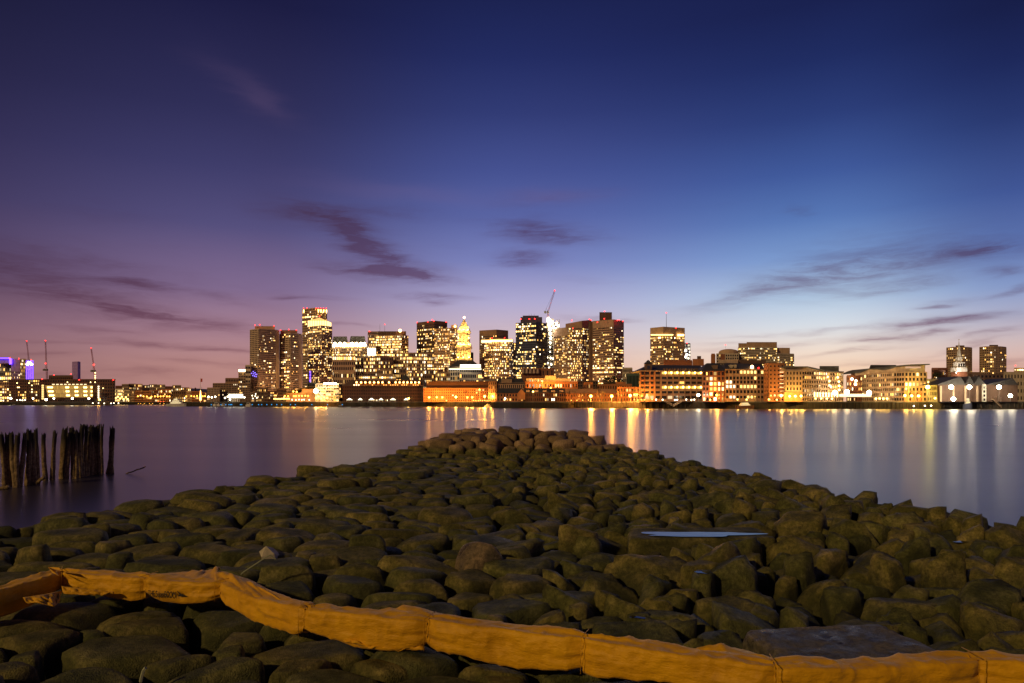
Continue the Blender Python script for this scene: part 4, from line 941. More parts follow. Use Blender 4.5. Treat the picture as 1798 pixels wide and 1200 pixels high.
# gangways and floats
def gangway(label,p,q,d,group='gangways down to the floats'):
    r=empty('gangway',(*pxy(p[0],d),0),label,'gangway',group); a,b_=px(*p,d),px(*q,d); m=MB()
    for o in (-.6,.6):
        m.tube(a+Vector((0,o,0)),b_+Vector((0,o,0)),.12,.12,4); m.tube(a+Vector((0,o,1.1)),b_+Vector((0,o,1.1)),.08,.08,4)
        for k in range(9): c=a.lerp(b_,k/8); m.tube(c+Vector((0,o,0)),c+Vector((0,o,1.1)),.05,.05,4)
    m.build('handrail',M['beige'],r,kind='stuff'); m=MB(); dn=Vector((0,0,.15)); y=Vector((0,.6,0)); m.hexa([a-y-dn,b_-y-dn,b_+y-dn,a+y-dn,a-y,b_-y,b_+y,a+y]); m.build('deck',M['wood'],r)
gangway('pale gangway sloping down rightward under the turreted building',(1162,703.5),(1184,714.5),455)
gangway('orange-lit gangway sloping down leftward under the turreted building',(1197,706),(1182,713.5),454)
gangway('orange-edged gangway sloping to a float at the far right pier',(1742,702),(1757,716),420)
for u0,u1,d,lb in ((1166,1203,448,'low wooden float at the foot of the crossed gangways'),(1722,1795,420,'long low float below the right-hand pier'),(1075,1112,490,'low floating dock with orange glints left of the turreted building'),(440,520,640,'long dark marina float dotted with blue dock lights'),(365,436,655,'dark marina float with moored boats by the brick hotel')):
    r=empty('dock_float',(*pxy((u0+u1)/2,d),0),lb,'dock'); m=MB(); a,b_=pxy(u0,d),pxy(u1,d); m.prism([a,b_,(b_[0],b_[1]+3),(a[0],a[1]+3)],-.2,.5); m.build('deck',M['wood'],r); m=MB()
    for k in range(6): x=a[0]+(b_[0]-a[0])*k/5; m.tube((x,a[1]-.3,-1),(x,a[1]-.3,3.2),.22,.2,6)
    m.build('mooring_pile',M['wood'],r,kind='stuff')

# ------------------------------------------------------------------ boats
def boat(label,u0,u1,vt,d,decks=1,lit=True,hull='white',group=None,cat='boat',name='motor_boat',flip=1):
    a,b_=pxy(u0,d)[0],pxy(u1,d)[0]; L=b_-a; w=L*.13; r=empty(name,((a+b_)/2,d,0),label,cat,group); H=zat(vt,d); hh=H*(.42 if decks<3 else .3)
    m=MB(); n=8; low,up=[],[]
    for k in range(n+1):
        t=k/n; s=(1-(2*t-1)**4)**.6 if t>.5 or True else 1
        bw=w*(1-(t if flip>0 else 1-t)**5); x=a+L*t
        up.append((x,bw,hh*(1+.35*((t if flip>0 else 1-t)**2)))); low.append((x+L*.03*(.5-t),bw*.7,-.3))
    ring_=lambda S:[Vector((x,d+w-y,z)) for x,y,z in S]+[Vector((x,d+w+y,z)) for x,y,z in reversed(S)]
    R0,R1=ring_(low),ring_(up); N=len(R0)
    for k in range(N): m.quad(R0[k],R0[(k+1)%N],R1[(k+1)%N],R1[k])
    m.poly(R1); m.build('hull',M[hull],r)
    z=hh; x0,x1=a+L*.16,b_-L*.22
    if flip<0: x0,x1=a+L*.22,b_-L*.16
    for k in range(decks):
        dz=(H-hh)/(decks+.35); m=MB(); m.prism([(x0,d+w*.3),(x1,d+w*.3),(x1,d+w*1.7),(x0,d+w*1.7)],z,z+dz*.95,[(x0+.04*L,d+w*.35),(x1-.05*L,d+w*.35),(x1-.05*L,d+w*1.65),(x0+.04*L,d+w*1.65)]); m.build('cabin',M['white'],r)
        m=MB(); m.box(x0+.06*L,x1-.07*L,d+w*.22,d+w*.28,z+dz*.35,z+dz*.75,col=(1.2,.95,.5)); m.build('window_strip',M['lamp' if lit else 'glass'],r)
        z+=dz; x0+=L*.08; x1-=L*.08
    m=MB(); m.tube(((x0+x1)/2,d+w,z),((x0+x1)/2,d+w,z+H*.3),.1,.05,5); m.build('mast',M['metal'],r)
    return r
boat('large white excursion ferry with lit decks moored across the inlet',291,327,699,700,3,True,cat='ferry',name='ferry')
boat('small white cabin boat at the marina left of the flagpole pier',373,386,706,655,1,False,flip=-1)
boat('second small pale boat right beside the marina cabin boat',388,396,707,655,1,False)
boat('covered white launch below the dark wharf trees',431,441,706,645,1,False)
boat('low dark launch crossing just off the long dark wharf',593,603,711.5,600,1,False,'darkgrey')
boat('open dark skiff moored far left below the courthouse',21,27,709.5,930,1,False,'darkgrey')
boat('white work boat tied under the first big yellow lamp',850,864,710,600,2,False,'white')
boat('dark red tug moored beneath the stone wharf building',1294,1326,706,448,2,True,'darkbrick',cat='tug',name='tugboat')
boat('small blue and white boat among the right-hand piers',1693,1708,697.5,424,2,True,'blue')
boat('tiny skiff adrift in front of the orange warehouse',733,737,716,560,1,False,'darkgrey',name='skiff')

# ------------------------------------------------------------------ lamps along the shore
def ball_lamp(u,v,d,col,s,rad,label,group,power=0,ground=None,post=True):
    g=GZ if ground is None else ground; p=px(u,v,d); e=empty('street_lamp',(p.x,p.y,g if post else p.z),label,'street lamp',group)
    if post and p.z-g>.5:
        m=MB(); m.tube((p.x,p.y,g),(p.x,p.y,p.z-rad*.6),.12,.08,5); m.build('post',M['metal'],e)
    b=MB(); b.ball(p,rad*.66,tuple(c*max(4.0,s*.6) for c in col),8); b.build('lantern',M['lamp'],e)
    if power: spot_point(e,p+Vector((0,-rad*1.3-.3,0)),power,col,max(.25,rad*.7))
OR=(1.0,.38,.045); YW=(1.0,.54,.10); WT=(1.0,.84,.56)
ORD=['leftmost','second from left','third from left','fourth from left','fifth from left','sixth from left','seventh from left','eighth from left','ninth from left','tenth from left','eleventh from left']
def ordl(i,n,label):
    if n>11: return label
    w='rightmost' if i==n-1 else ORD[i]
    for k in ('one of the two ','one of the three ','one of the four ','one of the five ','one of the '): 
        if label.startswith(k): return w+' of the '+k.replace('one of the ','')+label[len(k):]
def row(us,v,d,col,s,rad,label,power=0,vj=.4):
    us=sorted(us) if not isinstance(v,(list,tuple)) else us
    for i,u in enumerate(us):
        vv=v[i] if isinstance(v,(list,tuple)) else v+random.uniform(-vj,vj)
        ball_lamp(u,vv,d,col,s,rad,ordl(i,len(us),label),label.replace('one of the ',''),power)
K=1
# the lone bright ones
for u,v,d,col,s,rad,pw,lb in [
 (1037.5,696,500,OR,60,1.5,5e4,'leftmost of three blazing orange quay lamps left of the turreted building'),
 (1074,696,500,OR,60,1.5,5e4,'middle of three blazing orange quay lamps left of the turreted building'),
 (1106.5,695,492,OR,60,1.6,5e4,'rightmost and largest of three blazing orange quay lamps'),
 (851,696.5,600,OR,50,1.5,4e4,'tall yellow-orange lamp over the slip between warehouse and terrace'),
 (864.5,696.5,600,OR,40,1.3,3e4,'second yellow-orange lamp just left of the gabled house'),
 (800.5,697.5,630,YW,45,1.4,2.5e4,'brightest lamp at the foot of the orange brick warehouse'),
 (753.5,698,630,OR,40,1.3,2.5e4,'lamp at the left corner of the orange brick warehouse'),
 (1226,694,450,WT,60,1.5,3e4,'blinding white lamp at the right end of the turreted building'),
 (1258.5,694,444,OR,30,1.0,1.5e4,'orange lamp before the red brick wharf building'),
 (1136,694,458,OR,25,.9,1.6e4,'orange lamp at the foot of the corner turret'),
 (1371.5,695,440,YW,40,1.3,2.0e4,'yellow lamp at the base of the orange brick block'),
 (1629,680,432,(1,.75,.12),75,1.7,3e4,'big yellow star-bright lamp on the corner of the right condominium'),
 (1670,680,418,WT,90,1.9,6e4,'left of two high white floodlights on the three-gabled shed'),
 (1702,680,418,WT,90,1.9,6e4,'right of two high white floodlights on the three-gabled shed'),
 (1754,680,420,WT,80,1.9,5e4,'high white floodlight in front of the single-gabled shed'),
 (1674,701,416,WT,90,1.9,4e4,'low white dockside floodlight beneath the shed floodlights'),
 (1774,695,418,WT,80,1.7,4e4,'low white floodlight near the slanting pole at far right'),
 (81,702,940,WT,50,2.2,3e4,'brightest white lamp in front of the courthouse glass wall'),
 (19,700,940,WT,30,2.0,1e4,'white lamp at the far left quay'),
 (58,700,940,WT,24,1.6,1e4,'white lamp left of the courthouse glass wall'),
 (94.5,700,942,WT,26,1.7,1e4,'pair-wide white lamp under the left end of the glass wall'),
 (127,700,942,WT,34,2.0,1e4,'white lamp under the middle of the glass wall'),
 (156,700,942,WT,30,1.9,1e4,'white lamp under the right end of the glass wall'),
 (174.5,702,945,OR,34,2.0,1e4,'orange lamp at the right corner of the courthouse'),
 (842,684.5,600,OR,24,1.0,1e4,'high orange wall lamp above the slip left of the gabled warehouse'),
 (936,688,505,YW,30,.9,6e3,'yellow lamp on the roof line of the terrace houses'),
 (887,700,500,WT,26,.9,8e3,'white lamp before the orange gabled house'),
 (717.5,700,645,YW,30,1.2,6e3,'orange-white lamp at the right end of the long dark hotel'),
 (967,681.5,550,OR,30,1.0,2.2e4,'bright lamp on the orange apartment block balconies'),
 (952,669.5,550,OR,26,1.0,1.6e4,'bright lamp on top floor of the orange apartment block'),
 ]: ball_lamp(u,v,d,col,s,rad,lb,None,pw)
row([242,252,258,266,272,277,282,287,293,297.5],696.5,1170,OR,14,1.7,'one of the orange lamps in the long row beyond the inlet',2500)
row([327,336,341,346,356,360],696,1170,OR,14,1.7,'one of the orange lamps either side of the flagpole',2500)
row([203.5,207,211,214,217,221,224],[699,697,700,697,701,698,701],1165,YW,16,2.0,'one of the crowded yellow lamps right of the courthouse',5000)
row([163,173,183,195,200,208],708.2,950,WT,9,1.2,'one of the low white lights along the quay edge by the courthouse end')
row([30,35.5,39.5,44],702.8,935,WT,10,1.3,'one of the four small white lamps at the left quay')
row([500,506,516,519.5,525,530,536,541],695.5,680,OR,16,1.1,'one of the orange lamps hung before the wave-roofed aquarium',2500)
row([515,521],688,682,OR,22,1.2,'one of the two high orange lamps on the aquarium roof edge')
row([481.5+2.6*i for i in range(11)],700.5,660,YW,12,1.1,'one of the packed white-gold lanterns in the bright quay strip',1200)
row([513,519.5,525,530,534,543],702.4,652,WT,9,.9,'one of the small white lamps low on the aquarium quay')
row([555,559,564,569,574],[699,697,700,698,699],652,OR,22,1.5,'one of the orange lamps under the blazing cinema',5000)
row([448,449,451,444,443],[696,692,699,700,695],672,WT,9,.9,'one of the tree lights on the dark wharf left of the lantern strip')
row([767,776.5,820.5,829],698,632,OR,32,1.2,'one of the lesser lamps along the orange brick warehouse foot',12000)
row([831+3.2*i for i in range(11)],703.6,600,YW,5,.6,'one of the tiny yellow lights strung along the slip railing')
row([1113.5,1118.5],693.5,492,OR,30,.9,'one of the two small lamps right of the three blazing ones',8000)
row([1003,1013,1023,1033],703,500,YW,7,.5,'one of the low garden lights before the long low shed')
row([1114,1120,1126,1132,1145],702.3,452,YW,9,.5,'one of the ground lights at the turret foot',1500)
row([1152,1163.5,1185,1189,1205,1214,1219],702.2,452,WT,16,.7,'one of the white ground lights before the turreted building',3500)
row([1295,1311,1247,1350,1364],702,443,YW,18,.8,'one of the yellow ground lamps before the stone wharf building',2500)
row([1386.5,1396.5,1406.5],696,438,YW,38,1.1,'one of the three yellow lamps on the left condominium base',14000)
row([1432,1442,1452,1461],700.4,436,YW,22,.9,'one of the four yellow railing lamps left of the courtyard',3500)
row([1538,1544.5,1551,1557.5],700,436,YW,24,.95,'one of the four yellow railing lamps right of the courtyard',3500)
row([1589,1601,1613],695.3,437,YW,42,1.15,'one of the three yellow lamps on the right condominium base',14000)
row([1604.5,1624,1635],713,430,WT,14,.7,'one of the small lamps low on the right quay wall')
row([1642,1650],700,428,YW,24,1.0,'one of the two yellow lamps beside the right parking quay',2500)
row([366,372,378,395,400,404,429],[697,698,697,699,697,702,698],680,WT,22,1.2,'one of the white lamps on the brick hotel wharf',2500)
def dock_lights(us,v,d,col,lb):
    for i,u in enumerate(us):
        p=px(u,v,d); e=empty('dock_light',p,ordl(i,len(us),lb),'dock light',lb.replace('one of the ','')); b=MB(); b.ball(p,.5,col,6); b.build('lens',M['lamp'],e)
dock_lights([371,388,396.5,402,405,407,422,424.5,443,454,459.5,468.5,477,486,494.5,510,518.5,547.5,575,601],710.8,645,(.03,.5,1.2),'one of the blue lights strung low along the marina floats')
dock_lights([278,282.5,287.5],[705.3,705.3,705.3][0],1140,(9,.6,.2),'one of the three red lights in the inlet left of the ferry')
dock_lights([243,247,253.5,262.5,268,281,288],709,1145,(4,2.2,.3),'one of the amber lights low in the inlet left of the ferry')

# ------------------------------------------------------------------ bare trees on the far quay
def bare_tree(u,vt,d,label,spread=1.0,cat='tree'):
    p=pxy(u,d); r=empty('bare_tree',(p[0],p[1],GZ),label,cat); H=zat(vt,d)-GZ
    tr=MB(); tr.tube((p[0],p[1],GZ-.2),(p[0],p[1],GZ+H*.4),H*.03,H*.02,6); tr.build('trunk',M['wood'],r)
    cr=MB()
    def br(a,dv,l,rad,lv):
        b=a+dv*l; cr.tube(a,b,rad,rad*.6,3)
        if lv==0: return
        for k in range(3 if lv>1 else 4):
            nd=(dv+Vector((random.uniform(-1,1)*spread,random.uniform(-1,1)*spread,random.uniform(-.2,.7)))*.75).normalized(); br(b,nd,l*random.uniform(.6,.8),rad*.6,lv-1)
    for k in range(4): br(Vector((p[0],p[1],GZ+H*(.3+.03*k))),Vector((random.uniform(-.7,.7),random.uniform(-.7,.7),1)).normalized(),H*.24,H*.014,3)
    cr.build('crown',M['wood'],r,kind='stuff')
for u,vt,d,lb in [(1004,684,508,'bare tree right of the terrace houses'),(1022,688,506,'small bare tree left of the first blazing orange lamp'),(1052,683,507,'bare tree between the first two blazing orange lamps'),(1060,687,505,'smaller bare tree beside the middle blazing orange lamp'),(1088,684,500,'bare tree between the last two blazing orange lamps'),(1119,681,495,'bare tree at the left corner of the turreted building'),(876,688,502,'bare tree glowing gold before the gabled house'),(818,684,615,'bare tree before the orange warehouse'),(838,690,610,'bare tree near the high orange wall lamp'),(1347,688,443,'bare tree strung with lights right of the stone wharf building'),(1467,690,440,'green-lit tree beside the bright courtyard'),(449,686,665,'light-hung tree on the dark wharf'),(463,690,668,'dark bare tree right of the light-hung tree'),(30,694,945,'dark tree before the courthouse at far left')]:
    bare_tree(u,vt,d,lb)
def dark_tree(u,vt,w,d,label):
    p=pxy(u,d); zt=zat(vt,d); r=empty('leafy_tree',(p[0],p[1],GZ),label,'tree'); m=MB(); m.tube((p[0],p[1],GZ),(p[0],p[1],zt-3),.5,.3,6); m.build('trunk',M['wood'],r)
    m=MB(); hw=w*d/F/2
    for k in range(420):
        t=random.random(); z=GZ+(zt-GZ)*(.35+.65*t); q=hw*(1-abs(t-.35)**1.5*1.2)*math.sqrt(random.random()); an=random.uniform(0,2*PI)
        c=Vector((p[0]+q*math.cos(an),p[1]+q*math.sin(an)*.7,z)); a_=Vector((random.gauss(0,1),random.gauss(0,1),random.gauss(0,1))).normalized()*random.uniform(.4,.9); b_=a_.orthogonal().normalized()*a_.length*.7
        m.quad(c-a_,c-b_,c+a_,c+b_)
    m.build('crown',M['leaf'],r,kind='stuff')
M['leaf']=wall_mat('dark_leaf',(.035,.045,.02),.9)
for u,vt,w,d,lb in [(1066,663,24,620,'round dark tree below the banded tower'),(1078,660,20,630,'tallest dark tree below the banded tower'),(1090,666,22,615,'dark tree right of the tallest one'),(1646,655,30,520,'dark leafy mass by the right condominium')]: dark_tree(u,vt,w,d,lb)
# ------------------------------------------------------------------ stone jetty
def hash3(ix, iy, iz, seed):
    h = (ix*374761393 + iy*668265263 + iz*2147483647 + seed*144665) & 0xffffffff
    h = ((h ^ (h >> 13)) * 1274126177) & 0xffffffff
    return ((h ^ (h >> 16)) & 0xffff) / 65535.0
def vnoise(p, seed=0):
    p = np.asarray(p, float); i = np.floor(p).astype(np.int64); f = p - i; f = f*f*(3-2*f); out = 0
    for a in (0,1):
        for b in (0,1):
            for c in (0,1):
                w = (f[...,0] if a else 1-f[...,0])*(f[...,1] if b else 1-f[...,1])*(f[...,2] if c else 1-f[...,2])
                out = out + w*hash3(i[...,0]+a, i[...,1]+b, i[...,2]+c, seed)
    return out*2-1
def fbm(p, oct=4, seed=0, g=.5):
    s = 0; a = 1; t = 0
    for k in range(oct): s = s + a*vnoise(p*(2**k), seed+k); t += a; a *= g
    return s/t
def ss(x, a, b):
    t = np.clip((x-a)/(b-a), 0, 1); return t*t*(3-2*t)

# plan outline: half widths by distance (top of the armour)
YS = np.array([2, 8, 12, 16, 19, 22.3, 26.5, 31.5, 37, 42, 46, 50, 54])
XL = np.array([-26,-22,-19,-16,-14.2,-13.0,-12.6,-11.8,-10.6,-9.2,-8.0,-6.0,-4])
XR = np.array([ 26, 21,18.5,16.2,14.5,13.2, 12.7, 12.0,11.4,10.9, 9.6, 7.0, 5])
PX = np.array([-13,-8.2,-5.6,-3.9,-1.5,1.8,3.9,5.3,7.9,11.4,13]); PZ = np.array([.7,1.0,1.75,2.32,2.40,2.40,2.36,1.95,1.3,.9,.7])
def surf(x, y):
    base = .95 + .12*np.sin(x*.23+1)*np.sin(y*.21) + .10*ss(y, 30, 8)
    peak = np.interp(x, PX, PZ)
    m = ss(y, 42.2, 47.5)
    z = base + np.maximum(peak-base, -.3)*m
    e = np.minimum(x-np.interp(y, YS, XL), np.interp(y, YS, XR)-x)
    z = z - np.clip(.9-e, 0, 6)*.55          # falls off beyond the shoulder
    z = z - np.clip(y-50, 0, 10)*.6
    return z
def inside(x, y):
    return (x > np.interp(y, YS, XL)-2.6) & (x < np.interp(y, YS, XR)+2.6) & (y > 5.2) & (y < 53)
def rightness(x, y): return ss(x + .12*(y-18), -2.5, 3.0)

# special stones: centre, half sizes, yaw, (surface height)
SPECIAL = [
 dict(c=(4.60,16.80), h=(1.72,.66,.42), yaw=.02, z=1.20, name='slab', label='long flat stone slab carrying the big bright puddle', p=18),
 dict(c=(4.50,9.25), h=(1.15,.78,.40), yaw=-.04, z=1.13, name='slab', label='big pale grey slab with a wet sheen behind the orange boom', p=18, mat='pale'),
 dict(c=(-.66,14.3), h=(.46,.36,.60), yaw=.3, z=1.56, name='stone', label='rounded pale granite boulder with a mossy foot', p=7, mat='pale'),
]
pts = []
rng = np.random.default_rng(11)
sp = [(s['c'][0], s['c'][1], s['h'][0], s['h'][1]) for s in SPECIAL]
grid = {}
tries = 0
P_ = np.zeros((0, 2))
while tries < 60000:
    tries += 1
    y = rng.uniform(5.2, 53); x = rng.uniform(-28, 28)
    if not inside(x, y): continue
    if y < 14 and abs(x) > y*.95+3: continue
    rt = float(rightness(x, y))
    sy = (.90 if y < 20 else .94)*(1-.20*rt); ax = 1.70-.32*rt
    if y < 12.5 and x < 3: sy *= .88
    if y > 41.5: sy, ax = 1.18, 1.3
    bad = False
    for cx_, cy_, hx, hy in sp:
        if abs(x-cx_) < hx+.25 and abs(y-cy_) < hy+.25: bad = True
    if bad: continue
    if len(P_):
        d = np.hypot((P_[:,0]-x)/ax, P_[:,1]-y)
        if (d < sy*.80*(.66+.56*((tries*7919) % 97)/97)).any(): continue
    P_ = np.vstack([P_, [x, y]])
NS = len(P_)
Rt = rightness(P_[:,0], P_[:,1])
Wt = rng.normal(0, .16, NS)

_ico = {}
def ico(level):
    if level not in _ico:
        import bmesh
        bm = bmesh.new(); bmesh.ops.create_icosphere(bm, subdivisions=level, radius=1)
        bm.verts.ensure_lookup_table()
        v = np.array([q.co[:] for q in bm.verts]); f = np.array([[w.index for w in q.verts] for q in bm.faces]); bm.free()
        _ico[level] = (v/np.linalg.norm(v, axis=1)[:,None], f)
    return _ico[level]
def stone_shape(planes, offs, p, level, ext, seed, rough, rt, centre):
    d, f = ico(level); d = d*np.array(ext); d = d/np.linalg.norm(d, axis=1)[:,None]
    q = np.clip(d @ planes.T, 0, None)/offs[None,:]
    r = 1/np.power(np.sum(q**p, axis=1), 1/p)
    v = d*r[:,None]
    w = v + np.array(centre)
    n = fbm(w*1.3+seed*3.1, 4, 3, .5)
    ridged = 1-np.abs(fbm(w*2.1+seed, 3, 9, .5))*2
    crack = np.clip(ridged-.82, 0, 1)
    strata = fbm(w*np.array([1.2, 3.0, 5.5])+seed, 3, 33)
    v = v*(1 + rough*n + rough*(.4+.8*rt)*strata + rough*.5*fbm(w*7, 3, 21) - (.25+.5*rt)*crack*.35)[:,None]
    return v, f
def make_stone(i):
    x, y = P_[i]; rt = Rt[i]; r = np.random.default_rng(1000+i)
    dx = P_-P_[i]; dist = np.hypot(dx[:,0], dx[:,1]); nb = np.argsort(dist)[1:13]
    nb = nb[dist[nb] < 5]
    ax = (1.75-.35*rt) if y < 41.5 else 1.15
    lean = .28*(1-rt)*ss(y, 24, 9)*(1 if x < 2 else 0) + rt*1.1*float(vnoise(np.array([x*.7, y*.7, 0.]), 77))
    if rt > .4: ax *= 1.12
    pl, of = [], []
    gap = (r.uniform(.03, .09) + rt*r.uniform(.0, .06))*(1-.45*float(ss(y, 14, 26)))
    R2 = np.array([[math.cos(lean), -math.sin(lean)], [math.sin(lean), math.cos(lean)]])
    M2 = R2 @ np.diag([1/ax**2, 1]) @ R2.T
    for j in nb:
        D_ = P_[j]-P_[i]; n2 = M2 @ D_; q = D_ @ n2
        o = .5*(q + Wt[i]-Wt[j])/np.linalg.norm(n2); n2 = n2/np.linalg.norm(n2)
        o = max(.30, o) - gap
        tz = r.uniform(.02, .22)*(1-.5*rt)*(1-.5*float(ss(y, 16, 30)))
        n3 = np.array([n2[0], n2[1], tz]); l = np.linalg.norm(n3); pl.append(n3/l); of.append(o/l)
    mound = y > 42
    for k in range(8):
        a = k*PI/4+.2; pl.append(np.array([math.cos(a), math.sin(a), .05])); of.append(1.05 if abs(math.cos(a)) > .8 else .8)
    ht = .52
    tilt = (.09+.20*rt)*(1-.35*float(ss(y, 18, 30)))*(.6 if mound else 1)
    z0 = float(surf(x, y)) + r.normal(0, (.07+.08*rt)*(1-.3*float(ss(y, 18, 30)))) - ht
    if y < 12.5: z0 = min(z0, 1.03-ht-.05*r.random())
    if 12.8 < y < 42 and r.random() < .07+.10*rt: z0 += r.uniform(.08, .24)
    n = np.array([r.normal(0, tilt), r.normal(-.05, tilt), 1]); n /= np.linalg.norm(n); pl.append(n); of.append(ht)
    for k in range(2+int(1.2*rt)):
        a = r.uniform(0, 2*PI); e = r.uniform(.45, 1.05); n = np.array([math.cos(a)*math.cos(e), math.sin(a)*math.cos(e), math.sin(e)])
        pl.append(n); of.append(r.uniform(.60, .85) if rt < .5 else r.uniform(.52, .80))
    if rt > .3 and r.random() < .75:
        a = r.uniform(0, 2*PI); e = r.uniform(.55, .95); pl.append(np.array([math.cos(a)*math.cos(e), math.sin(a)*math.cos(e), math.sin(e)])); of.append(r.uniform(.34, .50))
    for a in (0, 2.1, 4.2): n = np.array([math.cos(a)*.5, math.sin(a)*.5, -.86]); pl.append(n); of.append(.62)
    pl, of = np.array(pl), np.array(of)
    p = (8 + 6*r.random())*(1-rt) + (46+40*r.random())*rt
    if mound: p = 30+30*r.random()
    level = 5 if y < 9.5 else (4 if y < 18 else 3)
    if y > 36: level = 3
    v, f = stone_shape(pl, of, p, level, (1.3, 1.0, .8), i*1.37, .034+.024*rt, rt, (x, y, z0))
    return v, f, (x, y, z0)
def mesh_from(name, v, f, mat):
    me = bpy.data.meshes.new(name); nv, nf = len(v), len(f)
    me.vertices.add(nv); me.vertices.foreach_set('co', np.asarray(v, np.float32).ravel())
    me.loops.add(nf*3); me.loops.foreach_set('vertex_index', np.asarray(f, np.int32).ravel())
    me.polygons.add(nf); me.polygons.foreach_set('loop_start', np.arange(0, nf*3, 3, dtype=np.int32))
    me.polygons.foreach_set('use_smooth', np.ones(nf, bool))
    me.update(calc_edges=True); me.validate(); me.materials.append(mat); return me

def stone_mat(name, pale=False):
    m = bpy.data.materials.new(name); m.use_nodes = True; t = NT(m.node_tree); b = t.n['Principled BSDF']
    ge = t.node('ShaderNodeNewGeometry'); g = ge.outputs['Position']; isl = ge.outputs['Random Per Island']
    oi = t.node('ShaderNodeObjectInfo').outputs['Random']
    sep = t.node('ShaderNodeSeparateXYZ'); t.put(sep.inputs[0], g)
    rnd = t.math('FRACT', t.math('ADD', oi, isl))
    a = t.noise(g, 2.2, 6.0, .65); c = t.noise(g, 14.0, 5.0, .7); mo = t.noise(g, .8, 5.0, .65)
    if pale:
        col = t.ramp(a, [(.3, (.04,.036,.024)), (.5, (.10,.088,.062)), (.72, (.22,.18,.13))])
    else:
        col = t.ramp(a, [(.30, (.024,.029,.008)), (.48, (.064,.069,.021)), (.70, (.150,.146,.064))])
    tint = t.ramp(rnd, [(0, (.66,.70,.62)), (.35, (.95,.95,.85)), (.65, (1.12,1.0,.86)), (1, (1.42,1.22,1.05))])
    col = t.mix(1.0, col, tint, 'MULTIPLY')
    speck = t.ramp(c, [(.35, (.45,.45,.45)), (.64, (1.35,1.35,1.35))]); col = t.mix(.9, col, speck, 'MULTIPLY')
    edge = t.ramp(ge.outputs['Pointiness'], [(.43,(.35,.35,.35)),(.49,(.95,.95,.95)),(.55,(1.9,1.75,1.5))])  # worn pale edges with highlights painted in; creases darkened in the colour
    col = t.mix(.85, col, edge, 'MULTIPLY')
    # weed and slime low down and in patches
    gz = t.math('SUBTRACT', sep.outputs[2], t.math('MULTIPLY', mo, .55))
    weed = t.math('SUBTRACT', 1.0, t.smooth(gz, .30, .85))
    patch = t.smooth(mo, .50, .68)
    mossf = t.math('MULTIPLY', t.math('MAXIMUM', weed, t.math('MULTIPLY', patch, .65)), .75 if not pale else .4)
    col = t.mix(mossf, col, (.026,.029,.009))
    # pale granite on the mound top, front-lit brightness partly put into the colour
    mound_top = t.math('MULTIPLY', t.smooth(t.math('MULTIPLY_ADD', a, .5, sep.outputs[2]), 1.35, 1.9), t.smooth(sep.outputs[1], 40, 44))
    gran = t.ramp(t.math('MULTIPLY_ADD', a, .5, t.math('MULTIPLY', rnd, .5)), [(.25,(.13,.085,.045)),(.5,(.27,.18,.10)),(.75,(.44,.30,.18))])
    gran = t.mix(.8, gran, speck, 'MULTIPLY')
    col = t.mix(t.math('MULTIPLY', mound_top, .9), col, gran)
    t.put(b.inputs['Base Color'], col)
    t.put(b.inputs['Roughness'], t.ramp(mo, [(.35,(.50,)*3),(.62,(.85,)*3)]) if not pale else t.ramp(a, [(.38,(.22,)*3),(.6,(.75,)*3)]))
    b.inputs['Specular IOR Level'].default_value = .35
    bp = t.node('ShaderNodeBump'); bp.inputs['Strength'].default_value = .8; bp.inputs['Distance'].default_value = .05
    lines = t.noise(t.vmath('MULTIPLY', g, (2.0, 5.0, 9.0)), 1.0, 5.0, .65)
    h = t.math('ADD', t.math('MULTIPLY', c, .5), t.math('ADD', t.math('MULTIPLY', lines, .7), t.noise(g, 45.0, 3.0, .6)))
    t.put(bp.inputs['Height'], h); t.put(b.inputs['Normal'], bp.outputs[0])
    return m
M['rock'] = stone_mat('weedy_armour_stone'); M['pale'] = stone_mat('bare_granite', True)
puddle = bpy.data.materials.new('puddle_water'); puddle.use_nodes = True
_t = NT(puddle.node_tree); _b = _t.n['Principled BSDF']; _b.inputs['Base Color'].default_value = (.01,.01,.012,1); _b.inputs['Roughness'].default_value = .06; _b.inputs['IOR'].default_value = 1.33
_bp = _t.node('ShaderNodeBump'); _bp.inputs['Strength'].default_value = .15; _bp.inputs['Distance'].default_value = .01
_t.put(_bp.inputs['Height'], _t.noise(_t.node('ShaderNodeNewGeometry').outputs['Position'], 6.0, 3.0)); _t.put(_b.inputs['Normal'], _bp.outputs[0])

# dark rubble core under the stones
gx = np.linspace(-27, 27, 110); gy = np.linspace(3, 56, 110); GX, GY = np.meshgrid(gx, gy)
GZ_ = surf(GX, GY) - .82 + .14*fbm(np.stack([GX*1.5, GY*1.5, GX*0], -1), 3, 5)
v = np.stack([GX, GY, GZ_], -1).reshape(-1, 3); n_ = 110
idx = np.arange(n_*n_).reshape(n_, n_); q = np.stack([idx[:-1,:-1], idx[:-1,1:], idx[1:,1:], idx[1:,:-1]], -1).reshape(-1, 4)
tri = np.concatenate([q[:,[0,1,2]], q[:,[0,2,3]]])
M['mud'] = wall_mat('rubble_core', (.014,.013,.008), .9, .3, 1.5, fine=9.0)
jetty = link('stone_jetty', mesh_from('rubble_core', v, tri, M['mud']))
tag(jetty, 'broad jetty of packed dark armour stones running out to a raised rounded head', 'jetty')
